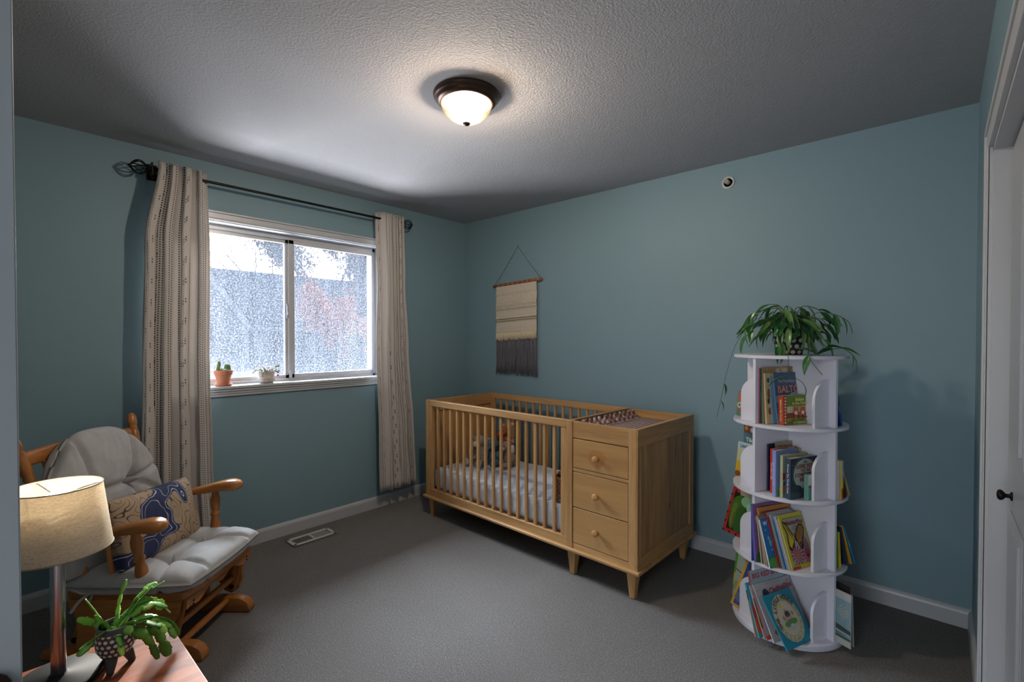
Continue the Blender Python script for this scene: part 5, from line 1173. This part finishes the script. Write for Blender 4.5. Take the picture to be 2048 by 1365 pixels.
book(QF, 2, -.166, .1525, 19, .148, .229, .005, '#c9b83c', '#d6c64c', 'yellow Butterflies book with a big swallowtail and pink flowers, front of the third tier',
     [('#7aa04a', 'r', .10, .95, .07, .93), ('#a8a6a0', 'r', .13, .92, .09, .90), ('#8a6f8a', 'o', .8, .35, .12, .2), ('#2f241a', [(.47, .55), (.37, .65), (.22, .84), (.08, .89), (.08, .76), (.16, .62), (.11, .50), (.10, .36), (.20, .32), (.33, .43)]), ('#d0b83c', [(.44, .55), (.36, .62), (.22, .79), (.11, .85), (.12, .76), (.20, .62), (.16, .52), (.15, .42), (.21, .37), (.33, .46)]), ('#2f241a', [(.47, .56), (.56, .69), (.72, .78), (.88, .78), (.93, .68), (.85, .56), (.76, .50), (.72, .38), (.62, .30), (.52, .42)]), ('#a87a3c', [(.50, .55), (.58, .66), (.72, .74), (.85, .74), (.88, .67), (.81, .57), (.72, .52), (.68, .41), (.62, .36), (.54, .44)]), ('#3a2a1a', 'o', .47, .56, .025, .1)]
     + [('#2f241a', [(.56 + k * .06, .50 + k * .025), (.57 + k * .06, .50 + k * .025), (.60 + k * .06, .68 + k * .012), (.585 + k * .06, .68 + k * .012)]) for k in range(5)] + [('#2f241a', [(.36 - k * .05, .50 + k * .05), (.37 - k * .05, .51 + k * .05), (.34 - k * .05, .66 + k * .045), (.325 - k * .05, .66 + k * .045)]) for k in range(5)] + [('#2f241a', [(.47 + s * .1, .45), (.47 + s * .22, .34), (.47 + s * .16, .46)]) for s in (1, -1)]
     + [('#a8325c', [(.34, .24), (.34 + .26 * cos(a) - .03 * sin(a), .24 + .17 * sin(a) + .02 * cos(a)), (.34 + .27 * cos(a + .3), .24 + .17 * sin(a + .3))]) for a in [k * 2 * pi / 13 for k in range(13)]]
     + [('#b8486a', [(.75, .2), (.75 + .2 * cos(a), .2 + .13 * sin(a)), (.75 + .2 * cos(a + .3), .2 + .13 * sin(a + .3))]) for a in [k * 2 * pi / 11 for k in range(11)]] + [('#c9743c', 'o', .34, .24, .06, .04), ('#6a3c2c', 'o', .75, .2, .05, .035), ('#b8302c', 'r', .0, .32, .005, .05)],
     [('Butterflies', .026, .55, .83, '#8a3c3c'), ('~~~~~~', .011, .55, .75, '#5a5a5a'), ('~~~~~~~~~', .011, .55, .71, '#5a5a5a')])
# --- tier 4, front cell
book(QF, 3, -.262, .054, 10, .218, .262, .008, '#9fb0bc', '#a8343c', 'pale blue BIG RED BARN picture book at the back of the bottom tier', [('#8fa0ac', 'r', .0, 1, .84, .845)], [('BIG RED BARN', .030, .52, .905, '#b0343c')])
book(QF, 3, -.290, .070, 16, .17, .19, .004, '#232a38', '#c0a090', 'thin dark-topped book at the far left of the bottom tier', [('#b09a86', 'r', 0, 1, 0, .8)])
book(QF, 3, -.284, .086, 20, .19, .222, .008, '#2f8fae', '#3f9ab4', 'teal and red picture book leaning at the left of the bottom tier', [('#b8322c', 'o', .18, .45, .2, .25), ('#c4502c', 'o', .2, .2, .25, .2), ('#d08a3c', 'o', .18, .28, .06, .05), ('#8a4a2c', 'o', .25, .85, .08, .1), ('#4fa8c0', 'o', .12, .6, .06, .1), ('#2f8fae', 'r', 0, 1, 0, .07)])
book(QF, 3, -.268, .099, 22.5, .19, .215, .005, '#3f5a3a', '#c9c4bc', 'thin green and white illustrated book on the bottom tier', [('#b8b4b8', 'r', 0, 1, .75, 1), ('#6f9a3c', 'o', .15, .45, .15, .1), ('#b8a84a', 'o', .15, .32, .12, .06), ('#b0a8b4', 'r', 0, 1, 0, .2)])
book(QF, 3, -.262, .108, 24, .18, .20, .004, '#a8a0b0', '#c04a3c', 'thin lilac book with red lower edge on the bottom tier', [('#c0503c', 'r', 0, 1, 0, .08)])
book(QF, 3, -.255, .136, 29, .232, .232, .005, '#a9a8ac', '#c4c4cc', 'grey-white Clothesline book with red title and a blue coat on the bottom tier',
     [('#8f9094', 'r', .3, .75, .955, .96), ('#7a7a80', 'r', 0, 1, .88, .884), ('#2f3550', [(.14, .70), (.17, .85), (.24, .89), (.31, .85), (.38, .70), (.33, .70), (.31, .76), (.31, .62), (.19, .62), (.19, .76)]), ('#3a3a40', [(.84, .93), (.90, .91), (.95, .945), (.90, .925)]), ('#b05a4a', 'o', .2, .15, .1, .05)],
     [('Clothesline', .032, .66, .835, '#a8303c', 4), ('THE', .012, .50, .765, '#a8303c')])
PT = [('#b9b29a', 'o', .5, .5, .43, .44), ('#6f8a5c', 'o', .5, .5, .335, .335), ('#b9b2a4', 'o', .5, .5, .325, .325), ('#c9b24a', 'o', .42, .74, .05, .045)]
PT += [('#6f8a6a', 'o', .5 + .38 * cos(a), .5 + .385 * sin(a), .032, .036) for a in [R(-75 + 18 * k) for k in range(9)] + [R(200 + 18 * k) for k in range(5)]]
PT += [('#b9b29a', 'o', .5 + .38 * cos(a), .5 + .385 * sin(a), .020, .023) for a in [R(-75 + 18 * k) for k in range(9)] + [R(200 + 18 * k) for k in range(5)]]
PT += [('#4f8a3c', 'o', .40, .40, .11, .05), ('#4f8a3c', 'o', .62, .42, .11, .05), ('#a9b8c4', 'o', .5, .36, .06, .03), ('#8a5a5c', 'r', .43, .57, .44, .54), ('#3a3a4a', [(.41, .54), (.59, .54), (.56, .62), (.44, .62)]), ('#b04a4c', 'r', .46, .48, .60, .66), ('#d6cfc4', 'r', .45, .485, .47, .51), ('#d6cfc4', 'r', .515, .55, .47, .51), ('#8a8a4a', 'o', .34, .52, .035, .04), ('#8a8a4a', 'o', .66, .56, .035, .04)]
LHB = book(QF, 3, -.252, .196, 34, .178, .212, .005, '#1f7f98', '#2a8aa4', 'teal The Little House book leaning at the very front of the bottom tier', PT, rot=3)
# title letters bent round the medallion
for i, ch_ in enumerate('THE LITTLE HOUSE'):
    a = R(196 - 10.6 * i)
    if ch_ != ' ': text_mesh(ch_, .024, flat('#3a4440'), Matrix.Translation((.5 * .178 + .378 * .178 * cos(a), .5 * .212 + .382 * .212 * sin(a), .0002 + .00012 * (len(PT) + 2))) @ Matrix.Rotation(a - pi / 2, 4, 'Z'), LHB, bold=True)
# --- left cells
book(QL, 0, -.196, .085, 5, .11, .15, .030, '#b9b4c0', '#c9c4cc', 'white book hidden behind the left arched end on the top tier')
book(QL, 0, -.198, .120, 9, .11, .124, .018, '#3f7a5c', '#a86a3c', 'small green and orange board book at the left of the top tier', [('#b0552c', 'o', .12, .75, .1, .2), ('#c9b48a', 'o', .14, .42, .12, .12), ('#3a3f3c', 'o', .14, .42, .05, .06), ('#b83a34', 'o', .14, .2, .1, .06)], board=True)
book(QL, 1, -.21, .034, 0, .18, .25, .008, '#3f9ab4', '#4aa8c0', 'sky-blue book at the left of the second tier, behind the others')
book(QL, 1, -.208, .052, 0, .2, .268, .008, '#4a6f7c', '#4a6f7c', 'grey-teal Tikki book at the left of the second tier', [('#7a4a34', 'r', 0, 1, .83, 1), ('#c9a04a', 'o', .08, .92, .05, .04), ('#d0c4b0', 'o', .25, .9, .06, .05), ('#a83a34', 'o', .18, .95, .05, .03), ('#3c6a5c', 'o', .4, .9, .07, .05), ('#4a6f7c', 'r', 0, 1, .0, .83)], [('Tikki', .03, .22, .70, '#d0d8dc')])
book(QL, 1, -.226, .092, 7.5, .15, .174, .008, '#b8b690', '#a8a27c', 'cream and yellow Little P book leaning at the left of the second tier', [('#a8c0c4', 'r', 0, 1, .8, 1), ('#c9a82c', 'o', .2, .25, .3, .22), ('#8a4a24', 'o', .1, .08, .12, .08), ('#d6c04a', 'o', .3, .42, .15, .12)], [('Little P', .024, .33, .89, '#2f4a6a')])
book(QL, 2, -.243, .040, 2, .17, .24, .008, '#9a9684', '#a8a494', 'pale book behind the plaid one at the left of the third tier', [], [('nib', .016, .4, .93, '#4a5a7a')])
book(QL, 2, -.299, .100, 20, .2, .236, .006, '#a82c2c', '#a82c2c', 'red and black plaid bordered green book sticking out left of the third tier',
     [('#2a1414', 'r', x / 10, x / 10 + .05, y / 10, y / 10 + .05) for x in range(0, 10, 1) for y in range(0, 10, 1) if (x + y) % 2 == 0 and (x < 1 or x > 8 or y < 1 or y > 8)] + [('#14180f', 'r', .10, .92, .08, .90), ('#3a6a24', 'o', .3, .6, .22, .25), ('#5a7a2c', 'o', .22, .4, .1, .28), ('#2c5a24', 'o', .42, .35, .2, .28), ('#7fae8a', 'o', .55, .76, .2, .12), ('#9ac4a4', 'o', .68, .66, .14, .12), ('#5a8a3c', 'o', .75, .5, .14, .1), ('#6a5a2c', [(.22, .1), (.27, .1), (.3, .7), (.28, .7)])], up=.002)
book(QL, 3, -.275, .050, 7, .2, .25, .006, '#4f9a2c', '#5aa834', 'bright green book at the left of the bottom tier', [('#b8b44a', 'r', 0, .5, .1, .35)])
book(QL, 3, -.228, .104, 12, .2, .272, .008, '#9aa89a', '#a8b4a0', 'pale green landscape picture book at the left of the bottom tier', [('#6a5a44', [(0, .48), (.5, .40), (.5, .42), (0, .51)]), ('#7f947a', 'o', .2, .2, .3, .1)], [('The', .02, .3, .7, '#4a6a4a')])
book(QL, 3, -.176, .174, 30, .19, .232, .006, '#c9982c', '#d0a030', 'yellow-framed blue picture book at the left of the bottom tier', [('#2f4f8a', 'r', .07, .95, .04, .96), ('#c4b4a0', [(.2, .45), (.5, .45), (.35, .65)]), ('#a83a34', 'o', .35, .5, .05, .05), ('#5a6a8a', 'o', .2, .2, .15, .1)])
# --- right cells (spines face outwards)
RC = dict()
book(QR, 0, -.200, .050, 8, .12, .165, .012, '#a83a6a', '#b8407a', 'magenta book at the right of the top tier')
book(QR, 0, -.205, .074, 12, .12, .150, .014, '#22408a', '#2448a0', 'blue paperback with white spine lettering at the right of the top tier', stext='ALASKA', scol='#d6dce6')
book(QR, 1, -.232, .020, 0, .14, .172, .009, '#b8b4ac', '#b8b4ac', 'white book with red spine top at the right of the second tier', [('#a82c34', 'r', 0, 1, .78, 1)])
r_ = book(QR, 1, -.236, .036, 1, .14, .172, .013, '#c9bc4a', '#c9bc4a', 'yellow and red spined book at the right of the second tier', stext='A Z   ~~~~  ~~~~', scol='#f0e6d0')
b = B(); b.box(-.0006, -.0004, 0, .05, -.0125, -.0005); b.box(-.0006, -.0004, .095, .171, -.0125, -.0005, 1); obj('spine_band', b, [flat('#c4302c'), flat('#b0b0b4')], r_)
book(QR, 1, -.225, .075, 14, .14, .168, .006, '#3a3430', '#4a3a30', 'thin dark book leaning at the right of the second tier')
book(QR, 1, -.214, .118, 22, .14, .172, .011, '#a8a06c', '#b4ac78', 'cream and olive book leaning outwards at the right of the second tier', stext='~~~~~~', scol='#5a4a2c')
book(QR, 2, -.205, .022, 0, .14, .168, .012, '#2f8a3c', '#2f8a3c', 'green book with red spine base at the right of the third tier', stext='~~~ ~~~~ ~', scol='#dfe6d0')
book(QR, 2, -.212, .042, 2, .14, .172, .015, '#4fa03c', '#57a844', 'light green book at the right of the third tier', stext='~~~~~~~', scol='#20401c')
book(QR, 2, -.213, .063, 5, .14, .160, .013, '#c9b02c', '#d6bc34', 'yellow book at the right of the third tier', stext='~~~~~~~', scol='#3a3424')
book(QR, 2, -.215, .105, 15, .16, .185, .006, '#22324a', '#2a3a5a', 'navy paperback at the right of the third tier')
r_ = book(QR, 2, -.214, .138, 21, .16, .195, .006, '#c9962c', '#d09a30', 'yellow magazine with a barcode at the right of the third tier')
book(QR, 2, -.212, .164, 25, .16, .200, .010, '#1f7aa8', '#2484b4', 'blue book leaning furthest out at the right of the third tier', stext='Pounding', scol='#e6ecf0')
def back_art(r_, w_, h_, t_, shapes):
    ms = []; b = B()
    for i, sh in enumerate(shapes):
        if sh[0] not in ms: ms.append(sh[0])
        pts = sh[1] if isinstance(sh[1], list) else (disc_pts(*sh[2:6]) if sh[1] == 'o' else [(sh[2], sh[4]), (sh[3], sh[4]), (sh[3], sh[5]), (sh[2], sh[5])])
        b.add([(p[0] * w_, p[1] * h_, -t_ - .0002 - .0001 * i) for p in pts], [tuple(range(len(pts)))], ms.index(sh[0]))
    obj('back_art', b, [flat(m_) for m_ in ms], r_)
book(QR, 3, -.275, .026, 0, .16, .258, .003, '#1c1a1c', '#1c1a1c', 'black-topped thin book at the right of the bottom tier')
r_ = book(QR, 3, -.288, .0145, 0, .16, .232, .005, '#b8b8b8', '#c4c4c4', 'pale blue coastal picture book at the right of the bottom tier')
back_art(r_, .16, .232, .005, [('#7f9fae', 'r', .0, 1, .12, .86)] + [('#c9c49a', [(.35, .62), (.35 - .3 * cos(R(a)), .62 + .16 * sin(R(a))), (.35 - .3 * cos(R(a + 6)), .62 + .16 * sin(R(a + 6)))]) for a in range(-60, 80, 20)] + [('#3f4f4a', [(0, .2), (0, .32), (1, .45), (1, .2)]), ('#8fa8b8', [(0, .2), (1, .26), (1, .3), (0, .25)]), ('#4a5a4c', [(0, .13), (1, .13), (1, .2), (0, .17)])])
book(QR, 3, -.283, .042, 3, .16, .226, .006, '#8f9a94', '#b4b8b4', 'grey-white picture book at the right of the bottom tier')
book(QR, 3, -.270, .064, 9, .16, .215, .008, '#5a6f9a', '#a8483c', 'blue and orange book leaning outward at the right of the bottom tier', [('#c4743c', 'r', 0, 1, 0, .12)])

# ---------------------------------------------------------------- trailing plant on the bookcase
pp = empty('trailing_plant', (SX + .005, SY - .02, 1.280), R(11.7), 'trailing long-leaved plant in a black pot with white dots on top of the bookcase', 'potted plant')
prof = [(.001, 0), (.052, 0), (.056, .004), (.064, .06), (.070, .112), (.072, .118), (.072, .126), (.067, .126), (.065, .112)]
b, uv = pot_lathe(prof, 48); obj('pot', b, polka('black_pot_white_dots', '#17161a', '#b9b5b0', 12, 4.6), pp, smooth=True, uv=uv)
b = B(); b.lathe([(.066, .110), (.001, .114)], 24); obj('soil', b, SOIL, pp)
def leaf_mesh(name, m, L, W, curl, fold):
    b = B(); n = 12; rs = []
    for i in range(n + 1):
        q = i / n; hw = W / 2 * (sin(pi * q ** .85) ** .8) * (1 - .15 * q); hw = max(hw, .0006)
        z = -curl * L * q * q; x = L * q * (1 - .12 * curl * q)
        rs.append([(x, -hw, z + fold * hw), (x, -hw * .5, z + fold * hw * .45), (x, 0, z), (x, hw * .5, z + fold * hw * .45), (x, hw, z + fold * hw)])
    b.rings(rs, closed=False, caps=False); return mesh_of(name, b, m)
LG = green('hoya_leaf', '#24532a', '#3a7a36', .28, .12); LG2 = green('hoya_leaf_speckled', '#33682f', '#7a9a5a', .3, .15); LG3 = green('hoya_leaf_dark', '#16341c', '#23502a', .25, .1); STEM = mat('vine_stem', '#4a5a34', .6)
LM = [leaf_mesh('leaf_a', LG, .092, .030, .35, .5), leaf_mesh('leaf_b', LG2, .105, .026, .55, .4), leaf_mesh('leaf_c', LG3, .080, .028, .2, .6), leaf_mesh('leaf_d', LG, .060, .022, .3, .4)]
def leaf(p, d, k=0, s=1.0, roll=0, name='leaf'):
    d = Vector(d).normalized(); x = d; y = Vector((0, 0, 1)).cross(x)
    if y.length < .1: y = Vector((0, -1, 0)).cross(x)
    y.normalize(); z = x.cross(y)
    T = Matrix.Translation(p) @ Matrix(((x.x, y.x, z.x, 0), (x.y, y.y, z.y, 0), (x.z, y.z, z.z, 0), (0, 0, 0, 1))) @ Matrix.Rotation(roll, 4, 'X') @ Matrix.Scale(s, 4)
    return inst(name, LM[k], pp, T)
rg = random.Random(31)
for k in range(26):
    a = 2 * pi * k / 26 + rg.uniform(-.15, .15); ro = rg.uniform(.06, .17); zt = rg.uniform(.155, .225) * (1 if k % 3 else .85)
    pts = spline([(.02 * cos(a), .02 * sin(a), .112), (.045 * cos(a), .045 * sin(a), zt), (ro * cos(a), ro * sin(a), zt - .01), ((ro + .03) * cos(a), (ro + .03) * sin(a), zt - .06)], 5)
    b = B(); b.tube(pts, .0021, 5); obj('stem', b, STEM, pp, smooth=True)
    for q in (4, 7, 10, 12, len(pts) - 1):
        p = pts[q]; aa = a + rg.uniform(-1.0, 1.0); leaf(p, (cos(aa), sin(aa), rg.uniform(-.85, .35) - q * .04), rg.choice((0, 1, 2, 0, 1)), rg.uniform(.8, 1.12), rg.uniform(-.7, .7))
# named vines, in the plant's own frame: x right, -y towards the room
def vine(pts, leaves, r_=.0013):
    P = spline(pts, 7); b = B(); b.tube(P, r_, 5); obj('vine', b, STEM, pp, smooth=True)
    for q, d, k, s in leaves:
        leaf(P[int(q * (len(P) - 1))], d, k, s, rg.uniform(-.4, .4))
vine([(-.03, -.02, .115), (-.11, -.05, .175), (-.17, -.07, .135), (-.225, -.08, .04), (-.262, -.08, -.09), (-.285, -.08, -.21), (-.305, -.08, -.31)], [(.74, (.4, -.3, -1), 3, .95), (.88, (.6, -.2, -1), 3, .85)], .0012)
vine([(.0, -.06, .115), (.0, -.12, .10), (-.005, -.22, .03), (-.003, -.245, -.02), (-.003, -.25, -.085)], [(1.0, (-1, -.1, -.25), 0, 1.05)], .0013)
vine([(-.003, -.25, -.085), (.02, -.25, -.09), (.045, -.25, -.105), (.058, -.25, -.125)], [(.95, (.35, -.1, -1), 3, .95)], .0013)
vine([(.03, -.05, .12), (.07, -.14, .10), (.075, -.20, .04), (.075, -.235, -.005), (.095, -.25, -.04), (.12, -.25, -.075)], [(.55, (-.35, -.5, -1), 0, .95)], .0015)
vine([(.05, -.03, .12), (.10, -.05, .19), (.17, -.05, .185), (.225, -.04, .15), (.24, -.04, .10)], [(.35, (.6, -.5, -.5), 2, 1.0), (.5, (.3, -.4, -1), 0, 1.1), (.62, (.7, 0, -1), 0, .9)], .0016)
vine([(.06, -.03, .12), (.12, -.06, .06), (.16, -.08, .03), (.20, -.08, .035), (.235, -.07, .01)], [(.4, (.8, -.4, .1), 2, .9), (.7, (1, 0, -.1), 0, .9), (.9, (.8, 0, -.7), 1, .9), (1, (.35, 0, -1), 3, .9), (.55, (-.6, -.5, -.1), 2, 1.0)], .0018)
vine([(.0, -.02, .12), (-.03, -.03, .22), (-.08, -.04, .238), (-.13, -.05, .21), (-.17, -.05, .15)], [(.3, (-1, -.2, .1), 1, .9), (.5, (-.8, -.4, -.3), 0, 1.0), (.75, (-.6, -.3, -.9), 0, 1.05), (1, (-.5, -.3, -1), 1, 1.0)], .0016)
leaf((-.03, -.075, .13), (-.25, -.5, -1), 1, 1.15); leaf((.04, -.07, .14), (.7, -.5, -.8), 1, 1.25); leaf((.02, -.13, .03), (.9, -.3, .05), 0, 1.15); leaf((-.03, -.1, .06), (.3, -.4, -1), 1, .9); leaf((-.05, -.12, .04), (.2, -.6, -1), 0, .9)
